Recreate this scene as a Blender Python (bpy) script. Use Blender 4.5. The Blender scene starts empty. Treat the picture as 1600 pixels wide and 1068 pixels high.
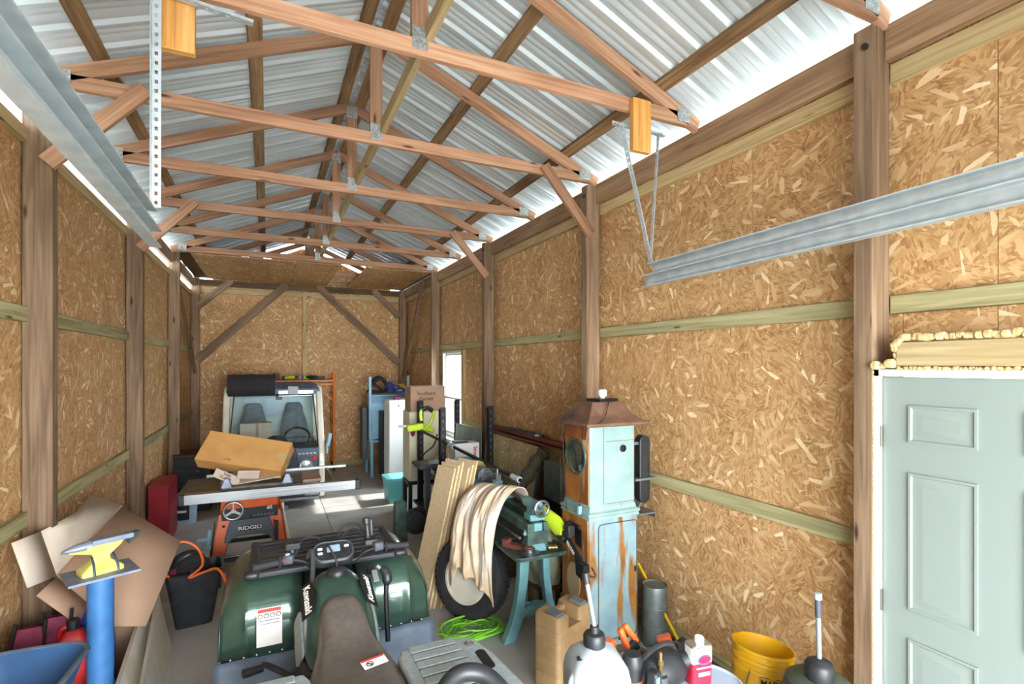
import bpy, bmesh, math, random
from mathutils import Vector, Matrix, Euler, noise as mnoise

# ------------------------------------------------------------------ camera, world, light, exposure
S = bpy.context.scene
C = S.collection
PI = math.pi
cam_d = bpy.data.cameras.new('camera')
cam = bpy.data.objects.new('camera', cam_d); C.objects.link(cam)
cam.location = (0, 0, 2.12)
cam.rotation_euler = (PI/2, 0, -0.4446)
cam_d.sensor_width = 36.0
cam_d.lens = 802.2/1600*36
cam_d.shift_y = (569.9-534)/1600
cam_d.clip_start = 0.05
S.camera = cam
S.view_settings.view_transform = 'Standard'
S.view_settings.look = 'None'
S.view_settings.gamma = 1.0
S.view_settings.exposure = 0.92
S.view_settings.use_curve_mapping = False
S.cycles.use_denoising = True
S.cycles.max_bounces = 12
S.cycles.diffuse_bounces = 7
S.cycles.glossy_bounces = 5
S.cycles.transparent_max_bounces = 12
S.cycles.sample_clamp_indirect = 6.0
S.cycles.caustics_reflective = False
S.cycles.caustics_refractive = False

W = bpy.data.worlds.new('world'); S.world = W; W.use_nodes = True
W.node_tree.nodes['Background'].inputs[0].default_value = (0.86, 0.94, 1.0, 1)
W.node_tree.nodes['Background'].inputs[1].default_value = 10.0

def area(name, loc, rot, sx, sy, power, col):
    d = bpy.data.lights.new(name, 'AREA'); d.shape = 'RECTANGLE'; d.size = sx; d.size_y = sy
    d.energy = power; d.color = col
    o = bpy.data.objects.new(name, d); C.objects.link(o); o.location = loc; o.rotation_euler = rot
    return o
# daylight that falls in through the open overhead-door bay behind the camera
area('door_daylight', (0.9, -8.5, 2.0), (PI/2, 0, 0), 6.0, 4.2, 1000, (1.0, 0.98, 0.95))
sun_d = bpy.data.lights.new('sun', 'SUN'); sun_d.energy = 5.0; sun_d.angle = 0.03; sun_d.color = (1, 0.95, 0.86)
sun = bpy.data.objects.new('sun', sun_d); C.objects.link(sun)
sun.rotation_euler = Vector((-0.70, 0.02, -0.72)).to_track_quat('-Z', 'Y').to_euler()

# ------------------------------------------------------------------ mesh helpers
def rotm(e): return Euler(e).to_matrix()
class B:
    def __init__(s): s.v = []; s.f = []; s.uv = []; s.sm = []
    def face(s, idx, uv=None, sm=False):
        s.f.append(tuple(idx)); s.uv.append(uv or [(0, 0)]*len(idx)); s.sm.append(sm)
    def box(s, c, d, rot=None, taper=(1, 1), M=None):
        hx, hy, hz = d[0]/2, d[1]/2, d[2]/2
        b = len(s.v)
        R = rotm(rot) if rot else None
        for z in (-1, 1):
            tx, ty = taper if z > 0 else (1, 1)
            for y in (-1, 1):
                for x in (-1, 1):
                    p = Vector((x*hx*tx, y*hy*ty, z*hz))
                    if R: p = R @ p
                    p = p + Vector(c)
                    if M: p = M @ p
                    s.v.append(p)
        F = [((0, 2, 3, 1), 0, 1), ((4, 5, 7, 6), 0, 1), ((0, 1, 5, 4), 0, 2), ((2, 6, 7, 3), 0, 2), ((0, 4, 6, 2), 1, 2), ((1, 3, 7, 5), 1, 2)]
        L = max(range(3), key=lambda i: d[i])
        for idx, a, e in F:
            if e == L: a, e = e, a
            uv = []
            for i in idx:
                q = ((i & 1)-.5, ((i >> 1) & 1)-.5, ((i >> 2) & 1)-.5)
                uv.append((q[a]*d[a], q[e]*d[e]+(0.37*(3-a-e))))
            s.face([b+i for i in idx], uv)
        return s
    def b2(s, lo, hi, **k):
        return s.box([(a+b)/2 for a, b in zip(lo, hi)], [abs(b-a) for a, b in zip(lo, hi)], **k)
    def beam(s, p0, p1, w, h, up=(0, 0, 1)):
        p0 = Vector(p0); p1 = Vector(p1); x = (p1-p0); L = x.length; x.normalize()
        y = Vector(up).cross(x)
        if y.length < 1e-4: y = Vector((0, 1, 0)).cross(x)
        y.normalize(); z = x.cross(y)
        M = Matrix((x, y, z)).transposed().to_4x4(); M.translation = (p0+p1)/2
        return s.box((0, 0, 0), (L, w, h), M=M)
    def ring(s, pts):
        b = len(s.v); s.v += [Vector(p) for p in pts]; return list(range(b, b+len(pts)))
    def bridge(s, a, b, sm=True, closed=True):
        n = len(a)
        for i in range(n if closed else n-1):
            j = (i+1) % n
            s.face((a[i], a[j], b[j], b[i]), [(i*.05, 0), (i*.05+.05, 0), (i*.05+.05, 1), (i*.05, 1)], sm)
    def loft(s, rings, caps=True, sm=True, closed=True):
        R = [s.ring(r) for r in rings]
        for a, b in zip(R, R[1:]): s.bridge(a, b, sm, closed)
        if caps and closed:
            s.face(R[0][::-1]); s.face(R[-1])
        return s
    def cyl(s, p0, p1, r0, r1=None, n=16, caps=True):
        p0 = Vector(p0); p1 = Vector(p1); r1 = r0 if r1 is None else r1
        d = (p1-p0).normalized(); q = d.to_track_quat('Z', 'Y').to_matrix()
        rs = []
        for p, r in ((p0, r0), (p1, r1)):
            rs.append([p+q @ Vector((r*math.cos(2*PI*i/n), r*math.sin(2*PI*i/n), 0)) for i in range(n)])
        return s.loft(rs, caps)
    def tube(s, pts, r, n=8, closed=False, flat=None):
        pts = [Vector(p) for p in pts]; N = len(pts); rs = []
        up = None
        for i, p in enumerate(pts):
            a = pts[(i-1) % N] if (closed or i > 0) else pts[i]
            b = pts[(i+1) % N] if (closed or i < N-1) else pts[i]
            t = (b-a).normalized()
            if up is None:
                up = t.orthogonal().normalized()
            up = (up - t*up.dot(t)).normalized(); w = t.cross(up)
            rr = r[i] if isinstance(r, (list, tuple)) else r
            fx, fy = flat or (1, 1)
            rs.append([p+up*(rr*fx*math.cos(2*PI*k/n))+w*(rr*fy*math.sin(2*PI*k/n)) for k in range(n)])
        if closed: rs.append(rs[0])
        return s.loft(rs, caps=not closed)
    def lathe(s, prof, n=24, M=None, caps=True):
        rs = []
        for r, z in prof:
            rs.append([(M or Matrix()) @ Vector((r*math.cos(2*PI*i/n), r*math.sin(2*PI*i/n), z)) for i in range(n)])
        return s.loft(rs, caps)
    def prism(s, poly, z0, z1, M=None, sm=False):
        M = M or Matrix()
        return s.loft([[M @ Vector((x, y, z0)) for x, y in poly], [M @ Vector((x, y, z1)) for x, y in poly]], True, sm)
    def frame(s, outer, inner, z0, z1, M=None):
        # a plate with a hole: outer and inner loops have the same count
        M = M or Matrix()
        a = s.ring([M @ Vector((x, y, z0)) for x, y in outer]); b = s.ring([M @ Vector((x, y, z1)) for x, y in outer])
        c = s.ring([M @ Vector((x, y, z0)) for x, y in inner]); d = s.ring([M @ Vector((x, y, z1)) for x, y in inner])
        s.bridge(a, b, False); s.bridge(d, c, False); s.bridge(b, d, False); s.bridge(c, a, False)
        return s
    def ball(s, c, r, n=16, m=10, M=None):
        r = r if isinstance(r, (tuple, list)) else (r, r, r); rs = []
        for j in range(1, m):
            t = PI*j/m
            rs.append([Vector(c)+Vector((r[0]*math.sin(t)*math.cos(2*PI*i/n), r[1]*math.sin(t)*math.sin(2*PI*i/n), -r[2]*math.cos(t))) for i in range(n)])
        if M: rs = [[M @ p for p in q] for q in rs]
        return s.loft(rs)
    def torus(s, c, R, r, axis=(0, 0, 1), n=32, m=10):
        q = Vector(axis).normalized().to_track_quat('Z', 'Y').to_matrix()
        return s.tube([Vector(c)+q @ Vector((R*math.cos(2*PI*i/n), R*math.sin(2*PI*i/n), 0)) for i in range(n)], r, m, closed=True)
    def grid(s, fn, nu, nv, sm=True):
        b = len(s.v)
        for j in range(nv+1):
            for i in range(nu+1): s.v.append(Vector(fn(i/nu, j/nv)))
        for j in range(nv):
            for i in range(nu):
                a = b+j*(nu+1)+i
                s.face((a, a+1, a+nu+2, a+nu+1), [(i/nu, j/nv), ((i+1)/nu, j/nv), ((i+1)/nu, (j+1)/nv), (i/nu, (j+1)/nv)], sm)
        return s

def mesh(name, b, mat):
    me = bpy.data.meshes.new(name)
    me.from_pydata([tuple(p) for p in b.v], [], b.f)
    ul = me.uv_layers.new(name='UVMap')
    flat = [c for f in b.uv for uv in f for c in uv]
    ul.data.foreach_set('uv', flat)
    me.polygons.foreach_set('use_smooth', [True]*len(b.f))
    bm = bmesh.new(); bm.from_mesh(me); bmesh.ops.recalc_face_normals(bm, faces=bm.faces); bm.to_mesh(me); bm.free()
    me.set_sharp_from_angle(angle=math.radians(38))
    if mat: me.materials.append(MT[mat] if isinstance(mat, str) else mat)
    me.update()
    return me
def ob(name, b, mat, parent=None, bev=0, seg=2, sub=0, solid=0, loc=None, rot=None):
    o = bpy.data.objects.new(name, b if isinstance(b, bpy.types.Mesh) else mesh(name, b, mat)); C.objects.link(o)
    if parent: o.parent = parent
    if loc: o.location = loc
    if rot: o.rotation_euler = rot
    if solid:
        m = o.modifiers.new('s', 'SOLIDIFY'); m.thickness = solid; m.offset = 0
    if bev:
        m = o.modifiers.new('b', 'BEVEL'); m.width = bev; m.segments = seg; m.limit_method = 'ANGLE'; m.angle_limit = 0.6
        m.harden_normals = False
    if sub:
        m = o.modifiers.new('u', 'SUBSURF'); m.levels = sub; m.render_levels = sub
    return o
def tag(o, label, cat, group=None, kind=None):
    o['label'] = label; o['category'] = cat
    if group: o['group'] = group
    if kind: o['kind'] = kind
    return o
def thing(name, label, cat, loc=(0, 0, 0), rz=0, group=None, rot=None, kind=None):
    o = bpy.data.objects.new(name, None); C.objects.link(o)
    o.location = loc; o.rotation_euler = rot or (0, 0, rz)
    o.empty_display_size = 0.1
    return tag(o, label, cat, group, kind)
def copy_tree(o, loc=None, rz=None, label=None, parent=None):
    c = o.copy(); C.objects.link(c); c.parent = parent
    if loc: c.location = loc
    if rz is not None: c.rotation_euler = (0, 0, rz)
    if label: c['label'] = label
    for ch in o.children: copy_tree(ch, parent=c)
    return c
def text(name, s, size, mat, parent, loc, rot, ext=0.0006, sx=1.0, align='CENTER', shear=0.0):
    cu = bpy.data.curves.new(name, 'FONT'); cu.body = s; cu.size = size; cu.extrude = ext; cu.align_x = align; cu.align_y = 'CENTER'
    cu.shear = shear; cu.offset = size*0.018
    t = bpy.data.objects.new(name, cu); C.objects.link(t)
    dg = bpy.context.evaluated_depsgraph_get(); dg.update()
    me = bpy.data.meshes.new_from_object(t.evaluated_get(dg))
    bpy.data.objects.remove(t); bpy.data.curves.remove(cu)
    me.materials.clear(); me.materials.append(MT[mat])
    o = bpy.data.objects.new(name, me); C.objects.link(o); o.parent = parent; o.location = loc; o.rotation_euler = rot; o.scale = (sx, 1, 1)
    return o

# ------------------------------------------------------------------ materials
MT = {}
def nodes(name):
    m = bpy.data.materials.new(name); m.use_nodes = True; nt = m.node_tree
    MT[name] = m
    return m, nt, nt.nodes, nt.links, nt.nodes['Principled BSDF']
def ramp(N, stops):
    r = N.new('ShaderNodeValToRGB'); e = r.color_ramp.elements
    e[0].position, e[0].color = stops[0][0], (*stops[0][1], 1)
    e[1].position, e[1].color = stops[-1][0], (*stops[-1][1], 1)
    for p, c in stops[1:-1]:
        q = e.new(p); q.color = (*c, 1)
    return r
def hexc(h):
    h = h.lstrip('#'); c = [int(h[i:i+2], 16)/255 for i in (0, 2, 4)]
    return tuple(x/12.92 if x <= .04045 else ((x+.055)/1.055)**2.4 for x in c)
def plain(name, c, rough=.5, metal=0.0, c2=None, scale=6, bump=0.0, spec=.5, detail=4, lo=.35, hi=.65, coat=0, bscale=None, stretch=(1, 1, 1)):
    c = hexc(c) if isinstance(c, str) else c
    c2 = hexc(c2) if isinstance(c2, str) else c2
    m, nt, N, L, P = nodes(name)
    P.inputs['Base Color'].default_value = (*c, 1); P.inputs['Roughness'].default_value = rough
    P.inputs['Metallic'].default_value = metal; P.inputs['Specular IOR Level'].default_value = spec
    P.inputs['Coat Weight'].default_value = coat
    if c2 or bump:
        tc = N.new('ShaderNodeTexCoord'); mp = N.new('ShaderNodeMapping'); mp.inputs['Scale'].default_value = stretch
        oi = N.new('ShaderNodeObjectInfo'); ad = N.new('ShaderNodeVectorMath'); ad.operation = 'ADD'
        L.new(tc.outputs['Object'], mp.inputs[0])
        mu = N.new('ShaderNodeMath'); mu.operation = 'MULTIPLY'; mu.inputs[1].default_value = 37
        L.new(oi.outputs['Random'], mu.inputs[0]); L.new(mp.outputs[0], ad.inputs[0]); L.new(mu.outputs[0], ad.inputs[1])
        nz = N.new('ShaderNodeTexNoise'); nz.inputs['Scale'].default_value = scale; nz.inputs['Detail'].default_value = detail
        L.new(ad.outputs[0], nz.inputs['Vector'])
        if c2:
            r = ramp(N, [(lo, c), (hi, c2)]); L.new(nz.outputs[0], r.inputs[0]); L.new(r.outputs[0], P.inputs['Base Color'])
        if bump:
            bn = nz
            if bscale:
                bn = N.new('ShaderNodeTexNoise'); bn.inputs['Scale'].default_value = bscale; bn.inputs['Detail'].default_value = 3
                L.new(ad.outputs[0], bn.inputs['Vector'])
            bu = N.new('ShaderNodeBump'); bu.inputs['Strength'].default_value = bump; bu.inputs['Distance'].default_value = 0.01
            L.new(bn.outputs[0], bu.inputs['Height']); L.new(bu.outputs[0], P.inputs['Normal'])
    return m
def uvcoord(N, L, sc=(1, 1, 1)):
    tc = N.new('ShaderNodeTexCoord'); oi = N.new('ShaderNodeObjectInfo'); mu = N.new('ShaderNodeVectorMath'); mu.operation = 'SCALE'
    cb = N.new('ShaderNodeCombineXYZ'); cb.inputs[0].default_value = 91; cb.inputs[1].default_value = 57; cb.inputs[2].default_value = 13
    L.new(cb.outputs[0], mu.inputs[0]); L.new(oi.outputs['Random'], mu.inputs['Scale'])
    ad = N.new('ShaderNodeVectorMath'); L.new(tc.outputs['UV'], ad.inputs[0]); L.new(mu.outputs[0], ad.inputs[1])
    if sc == (1, 1, 1): return ad.outputs[0], oi
    mp = N.new('ShaderNodeMapping'); mp.inputs['Scale'].default_value = sc; L.new(ad.outputs[0], mp.inputs[0])
    return mp.outputs[0], oi
def wood(name, dark, mid, light, rough=.65, knots=True):
    dark, mid, light = [hexc(c) if isinstance(c, str) else c for c in (dark, mid, light)]
    m, nt, N, L, P = nodes(name)
    co, oi = uvcoord(N, L)
    mp = N.new('ShaderNodeMapping'); mp.inputs['Scale'].default_value = (1.1, 26, 1); L.new(co, mp.inputs[0])
    n1 = N.new('ShaderNodeTexNoise'); n1.inputs['Scale'].default_value = 1.6; n1.inputs['Detail'].default_value = 5; n1.inputs['Distortion'].default_value = .7
    L.new(mp.outputs[0], n1.inputs['Vector'])
    mp2 = N.new('ShaderNodeMapping'); mp2.inputs['Scale'].default_value = (.9, 5, 1); L.new(co, mp2.inputs[0])
    n2 = N.new('ShaderNodeTexNoise'); n2.inputs['Scale'].default_value = 1.3; n2.inputs['Detail'].default_value = 2
    L.new(mp2.outputs[0], n2.inputs['Vector'])
    mx = N.new('ShaderNodeMath'); mx.operation = 'MULTIPLY_ADD'; mx.inputs[1].default_value = .6; L.new(n1.outputs[0], mx.inputs[0])
    m3 = N.new('ShaderNodeMath'); m3.operation = 'MULTIPLY'; m3.inputs[1].default_value = .4; L.new(n2.outputs[0], m3.inputs[0]); L.new(m3.outputs[0], mx.inputs[2])
    r = ramp(N, [(.32, dark), (.5, mid), (.68, light)]); L.new(mx.outputs[0], r.inputs[0])
    out = r.outputs[0]
    if knots:
        mk = N.new('ShaderNodeMapping'); mk.inputs['Scale'].default_value = (2.2, 9, 1); L.new(co, mk.inputs[0])
        vo = N.new('ShaderNodeTexVoronoi'); vo.inputs['Scale'].default_value = 1.0; L.new(mk.outputs[0], vo.inputs['Vector'])
        rk = ramp(N, [(.05, (0, 0, 0)), (.13, (1, 1, 1))]); L.new(vo.outputs['Distance'], rk.inputs[0])
        mc = N.new('ShaderNodeMix'); mc.data_type = 'RGBA'; L.new(rk.outputs[0], mc.inputs[0])
        mc.inputs[6].default_value = (dark[0]*.35, dark[1]*.3, dark[2]*.3, 1); L.new(out, mc.inputs[7]); out = mc.outputs[2]
    # each board a little lighter or darker
    hv = N.new('ShaderNodeHueSaturation'); mr = N.new('ShaderNodeMapRange'); mr.inputs[3].default_value = .82; mr.inputs[4].default_value = 1.15
    L.new(oi.outputs['Random'], mr.inputs[0]); L.new(mr.outputs[0], hv.inputs['Value']); L.new(out, hv.inputs['Color'])
    L.new(hv.outputs[0], P.inputs['Base Color'])
    P.inputs['Roughness'].default_value = rough; P.inputs['Specular IOR Level'].default_value = .25
    bu = N.new('ShaderNodeBump'); bu.inputs['Strength'].default_value = .25; bu.inputs['Distance'].default_value = .004
    L.new(n1.outputs[0], bu.inputs['Height']); L.new(bu.outputs[0], P.inputs['Normal'])
    return m
def osb(name, stops, fl=1.0):
    m, nt, N, L, P = nodes(name)
    co, oi = uvcoord(N, L)
    def layer(cs, sx, sy, off):
        a = N.new('ShaderNodeVectorMath'); a.inputs[1].default_value = (off, off*1.7, 0); L.new(co, a.inputs[0])
        wz = N.new('ShaderNodeTexNoise'); wz.inputs['Scale'].default_value = 16; wz.inputs['Detail'].default_value = 1; L.new(a.outputs[0], wz.inputs['Vector'])
        ws = N.new('ShaderNodeVectorMath'); ws.operation = 'SCALE'; ws.inputs['Scale'].default_value = .05; L.new(wz.outputs['Color'], ws.inputs[0])
        aw = N.new('ShaderNodeVectorMath'); L.new(a.outputs[0], aw.inputs[0]); L.new(ws.outputs[0], aw.inputs[1])
        v = N.new('ShaderNodeTexVoronoi'); v.voronoi_dimensions = '2D'; v.inputs['Scale'].default_value = cs; L.new(aw.outputs[0], v.inputs['Vector'])
        se = N.new('ShaderNodeSeparateColor'); L.new(v.outputs['Color'], se.inputs[0])
        an = N.new('ShaderNodeMapRange'); an.inputs[3].default_value = -1.5; an.inputs[4].default_value = 1.5; L.new(se.outputs[0], an.inputs[0])
        ro = N.new('ShaderNodeVectorRotate'); ro.rotation_type = 'Z_AXIS'; L.new(a.outputs[0], ro.inputs['Vector']); L.new(an.outputs[0], ro.inputs['Angle'])
        mp = N.new('ShaderNodeMapping'); mp.inputs['Scale'].default_value = (sx, sy, 1); L.new(ro.outputs[0], mp.inputs[0])
        f = N.new('ShaderNodeTexVoronoi'); f.voronoi_dimensions = '2D'; f.inputs['Scale'].default_value = 1; L.new(mp.outputs[0], f.inputs['Vector'])
        sf = N.new('ShaderNodeSeparateColor'); L.new(f.outputs['Color'], sf.inputs[0])
        return sf.outputs[0], sf.outputs[1]
    a, _ = layer(8*fl, 19*fl, 75*fl, 0)
    b, bs = layer(8*fl, 10*fl, 44*fl, 3.1)
    c, cs_ = layer(6*fl, 26*fl, 110*fl, 7.7)
    def mix(sel, thr, x, y):
        g = N.new('ShaderNodeMath'); g.operation = 'GREATER_THAN'; g.inputs[1].default_value = thr; L.new(sel, g.inputs[0])
        mm = N.new('ShaderNodeMix'); L.new(g.outputs[0], mm.inputs[0]); L.new(x, mm.inputs[2]); L.new(y, mm.inputs[3]); return mm.outputs[0]
    def mad(x, k, o):
        q = N.new('ShaderNodeMath'); q.operation = 'MULTIPLY_ADD'; q.inputs[1].default_value = k; q.inputs[2].default_value = o; L.new(x, q.inputs[0]); return q.outputs[0]
    val = mix(bs, .80, mix(cs_, .45, mad(a, .55, .18), mad(c, .50, .16)), mad(b, .62, .38))
    nz = N.new('ShaderNodeTexNoise'); nz.inputs['Scale'].default_value = 3; nz.inputs['Detail'].default_value = 6; L.new(co, nz.inputs['Vector'])
    ma = N.new('ShaderNodeMath'); ma.operation = 'MULTIPLY_ADD'; ma.inputs[1].default_value = .5; ma.inputs[2].default_value = -.25; L.new(nz.outputs[0], ma.inputs[0])
    sm = N.new('ShaderNodeMath'); L.new(val, sm.inputs[0]); L.new(ma.outputs[0], sm.inputs[1])
    r = ramp(N, [(p, hexc(c) if isinstance(c, str) else c) for p, c in stops]); L.new(sm.outputs[0], r.inputs[0])
    L.new(r.outputs[0], P.inputs['Base Color'])
    P.inputs['Roughness'].default_value = .6; P.inputs['Specular IOR Level'].default_value = .3
    bu = N.new('ShaderNodeBump'); bu.inputs['Strength'].default_value = .35; bu.inputs['Distance'].default_value = .003
    L.new(sm.outputs[0], bu.inputs['Height']); L.new(bu.outputs[0], P.inputs['Normal'])
    return m
def glass(name, col=(1, 1, 1), mixf=.12, rough=.02):
    m, nt, N, L, P = nodes(name)
    t = N.new('ShaderNodeBsdfTransparent'); t.inputs[0].default_value = (*col, 1)
    g = N.new('ShaderNodeBsdfGlossy'); g.inputs['Roughness'].default_value = rough
    x = N.new('ShaderNodeMixShader'); x.inputs[0].default_value = mixf
    L.new(t.outputs[0], x.inputs[1]); L.new(g.outputs[0], x.inputs[2]); L.new(x.outputs[0], N['Material Output'].inputs[0])
    return m

OSBR = [(.0, '7d5a39'), (.2, 'a47b50'), (.45, 'be9566'), (.7, 'cfab7c'), (.9, 'dfc298'), (1, 'edd9b7')]
osb('osb', OSBR)
osb('osb_scrap', [(0, '7d6846'), (.3, 'a8946a'), (.6, 'c6b48a'), (1, 'e0d3ae')], 1.6)
wood('post_wood', '5d4b3b', '836b55', '9d866d')
wood('truss_wood', '83604b', 'ad8266', 'c39f84')
wood('purlin_wood', '5b432e', '8f7152', 'b0946c')
wood('green_wood', '7b7855', 'a29b72', 'bdb68d')
wood('pale_wood', '978258', 'b7a277', 'cdb98e')
wood('header_wood', '7a5c45', 'a08164', 'b79a7b')
wood('block_wood', 'b07a3e', 'd49a55', 'e6b878', knots=False)
wood('old_wood', '3a2d20', '5b4733', '75603f')
plain('galv', 'c3cdd1', .4, .45, 'a9b5ba', 14, lo=.3, hi=.7)
plain('plate', 'b9bcba', .45, .7, '8a8f90', 60, bump=.5)
plain('roof_metal', 'dbe6ee', .42, .3, 'cbd8e0', 2.0, lo=.3, hi=.7, bump=.12, bscale=9)
plain('concrete', 'a3a29e', .7, 0, 'c2c1bc', 2.2, bump=.1, bscale=60, lo=.3, hi=.72, detail=8)
plain('door_paint', '88938e', .45, 0, bump=.05, scale=180)
plain('white_paint', 'c6c6c0', .45)
plain('foam', 'd2bf8e', .8, 0, 'b89c66', 30, bump=.3)
plain('hinge', '5f5c55', .4, .6)
plain('ground', 'cfd0cb', .9, 0, 'c2c4bc', 1.5)
glass('window_glass', (.97, .99, 1), .1)
plain('bolt', '55524e', .4, .9)
plain('light_stop_siding', 'd8d2c2', .5)

# ------------------------------------------------------------------ setting
random.seed(4)
YT = [1.48+1.22*i for i in range(9)]          # truss planes, the last one stands in the back wall
YF, YB = -0.98, 11.38                          # inner faces of front and back wall
XL, XR = -1.30, 2.80                           # inner faces of the side boarding
XC = 0.735
YJ = [2.30+1.22*k for k in range(-3, 9)]

fl = thing('floor', 'grey concrete slab floor with saw-cut joints', 'floor', kind='structure')
xs = [-1.5, 0.752, 3.0]; ys = [-1.4, 2.3, 5.2, 8.1, 11.7]
for i in range(2):
    for j in range(4):
        ob('slab', B().b2((xs[i]+.003, ys[j]+.003, -.12), (xs[i+1]-.003, ys[j+1]-.003, 0)), 'concrete', fl, bev=.004, seg=1)
ob('slab_base', B().b2((-1.5, -1.4, -.2), (3.0, 11.7, -.121)), 'concrete', fl)
ground = ob('ground', B().b2((-30, -30, -.4), (30, 40, -.2)), 'ground'); tag(ground, 'pale ground outside the building, bounces daylight to the eaves', 'ground', kind='structure')  # unseen ground, coloured pale to bounce daylight up under the eaves

def panel(parent, face, lo, hi, mat='osb', name='osb_panel'):
    return ob(name, B().b2(lo, hi), mat, parent)

# side walls: boarding, girts between posts, posts, headers
def side_wall(name, label, xin, sgn, zj=(0.06, 1.22, 2.44, 3.68), skip=None):
    w = thing(name, label, 'wall', kind='structure')
    x0, x1 = sorted((xin, xin+sgn*.012)); ztop = 3.66 if sgn > 0 else 3.50
    for k in range(len(YJ)+1):
        a = YF if k == 0 else YJ[k-1]; b = YB if k == len(YJ) else YJ[k]
        for z0, z1 in ((0.06, 2.44), (2.44, ztop)):
            rects = [(a, b, z0, z1)]
            for h in skip or []:
                nr = []
                for (p, q, r, s_) in rects:
                    if h[1] <= p or h[0] >= q or h[3] <= r or h[2] >= s_: nr.append((p, q, r, s_)); continue
                    if h[0] > p: nr.append((p, h[0], r, s_))
                    if h[1] < q: nr.append((h[1], q, r, s_))
                    pp, qq = max(p, h[0]), min(q, h[1])
                    if h[2] > r: nr.append((pp, qq, r, h[2]))
                    if h[3] < s_: nr.append((pp, qq, h[3], s_))
                rects = nr
            for (p, q, r, s_) in rects:
                ob('osb_panel', B().b2((x0, p+.0015, r+.0015), (x1, q-.0015, s_-.0015)), 'osb', w)
    xo = xin+sgn*.04  # unseen outer skin, added to stop daylight leaking between the boards
    cuts = sorted([(h[0], h[1], h[2], h[3]) for h in (skip or [])])
    y = YF-.05
    for h in cuts:
        ob('light_stop_siding', B().b2((xo-.002, y, -.2), (xo+.002, h[0]-.02, 3.70)), 'light_stop_siding', w)
        if h[2] > 0: ob('light_stop_siding', B().b2((xo-.002, h[0]-.02, -.2), (xo+.002, h[1]+.02, h[2]-.02)), 'light_stop_siding', w)
        ob('light_stop_siding', B().b2((xo-.002, h[0]-.02, h[3]+.02), (xo+.002, h[1]+.02, 3.70)), 'light_stop_siding', w)
        y = h[1]+.02
    ob('light_stop_siding', B().b2((xo-.002, y, -.2), (xo+.002, YB+.05, ztop+.03)), 'light_stop_siding', w)
    return w
HOLES_R = [(0.56, 1.44, 0, 2.07), (7.66, 8.66, .92, 2.36)]
wr = side_wall('wall_right', 'right wall of oriented strand board between timber posts', XR, 1, skip=HOLES_R)
wl = side_wall('wall_left', 'left wall of oriented strand board between timber posts', XL, -1)
POSTS = [YT[0], YT[2], YT[4], YT[6], YT[8]]
PX_R = (2.62, 2.76); PX_L = (-1.29, -1.15)
for yp in POSTS:
    for w, px_ in ((wr, PX_R), (wl, PX_L)):
        p = ob('post', B().b2((px_[0], yp, 0), (px_[1], yp+.09, 3.76)), 'post_wood', w, bev=.004, seg=1)
        b = B()
        xi = 2.62 if w is wr else -1.15
        sg = -1 if w is wr else 1
        b.cyl((xi, yp+.03, 3.66), (xi+sg*.016, yp+.03, 3.66), .016, n=6)
        ob('bolt', b, 'bolt', p)
EDG = [YF]+POSTS+[YB]
for k in range(len(EDG)-1):
    a = EDG[k]+(.09 if k else 0); b = EDG[k+1]
    for z in (1.22, 2.415):
        # right
        segs = [(a, b)]
        if z < 2: segs = [q for q in ((a, min(b, .56)), (max(a, 1.62), b)) if q[1]-q[0] > .2]
        for p, q in segs:
            if z < 2 and p < 8.2 < q: segs2 = [(p, 7.62), (8.70, q)]
            else: segs2 = [(p, q)]
            for p, q in segs2:
                if q-p > .03: ob('girt', B().b2((2.762, p, z-.045), (2.80, q, z+.045)), 'green_wood', wr, bev=.003, seg=1)
        ob('girt', B().b2((-1.30, a, z-.045), (-1.262, b, z+.045)), 'green_wood', wl, bev=.003, seg=1)
    ob('top_girt', B().b2((2.762, a, 3.50), (2.80, b, 3.595)), 'pale_wood', wr, bev=.003, seg=1)
    ob('top_girt', B().b2((-1.30, a, 3.42), (-1.262, b, 3.50)), 'pale_wood', wl, bev=.003, seg=1)
    ob('header', B().b2((2.72, a, 3.60), (2.765, b, 3.775)), 'header_wood', wr, bev=.003, seg=1)
    ob('header', B().b2((-1.30, a, 3.60), (-1.25, b, 3.775)), 'header_wood', wl, bev=.003, seg=1)
    ob('skirt_board', B().b2((2.762, max(a, 1.62), 0), (2.80, max(b, 1.7), .14)) if b > 1.62 else B().b2((2.762, a, 0), (2.80, .56, .14)), 'green_wood', wr, bev=.003, seg=1)
    ob('skirt_board', B().b2((-1.30, a, 0), (-1.262, b, .14)), 'green_wood', wl, bev=.003, seg=1)
# dark strip of bare board on the left wall beside the first post
# back wall
wb = thing('wall_back', 'back gable wall of oriented strand board with diagonal timber braces', 'wall', kind='structure')
xb = [XL, -.08, 1.14, 2.36, XR]
for i in range(4):
    for z0, z1 in ((.06, 1.22), (1.22, 2.44), (2.44, 3.66)):
        ob('osb_panel', B().b2((xb[i]+.0015, YB, z0+.0015), (xb[i+1]-.0015, YB+.012, z1-.0015)), 'osb', wb)
ob('light_stop_siding', B().b2((XL-.04, YB+.05, -.2), (XR+.04, YB+.054, 3.72)), 'light_stop_siding', wb)  # added outer skin, keeps daylight from leaking through the back boards
ob('sill_plate', B().b2((XL, YB-.04, 0), (XR, YB, .09)), 'green_wood', wb)
def gable(y0, y1):
    pts = [(XL+.35, 3.66), (XR-.35, 3.66), (XR-.35, 3.80), (XC+.1, 4.50), (XC-.1, 4.50), (XL+.35, 3.80)]
    M = Matrix.Translation((0, y1, 0)) @ Matrix.Rotation(PI/2, 4, 'X')
    b = B().prism(pts, 0, y1-y0, M)
    for k, f in enumerate(b.f): b.uv[k] = [(b.v[i].x, b.v[i].z) for i in f]
    return b
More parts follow.
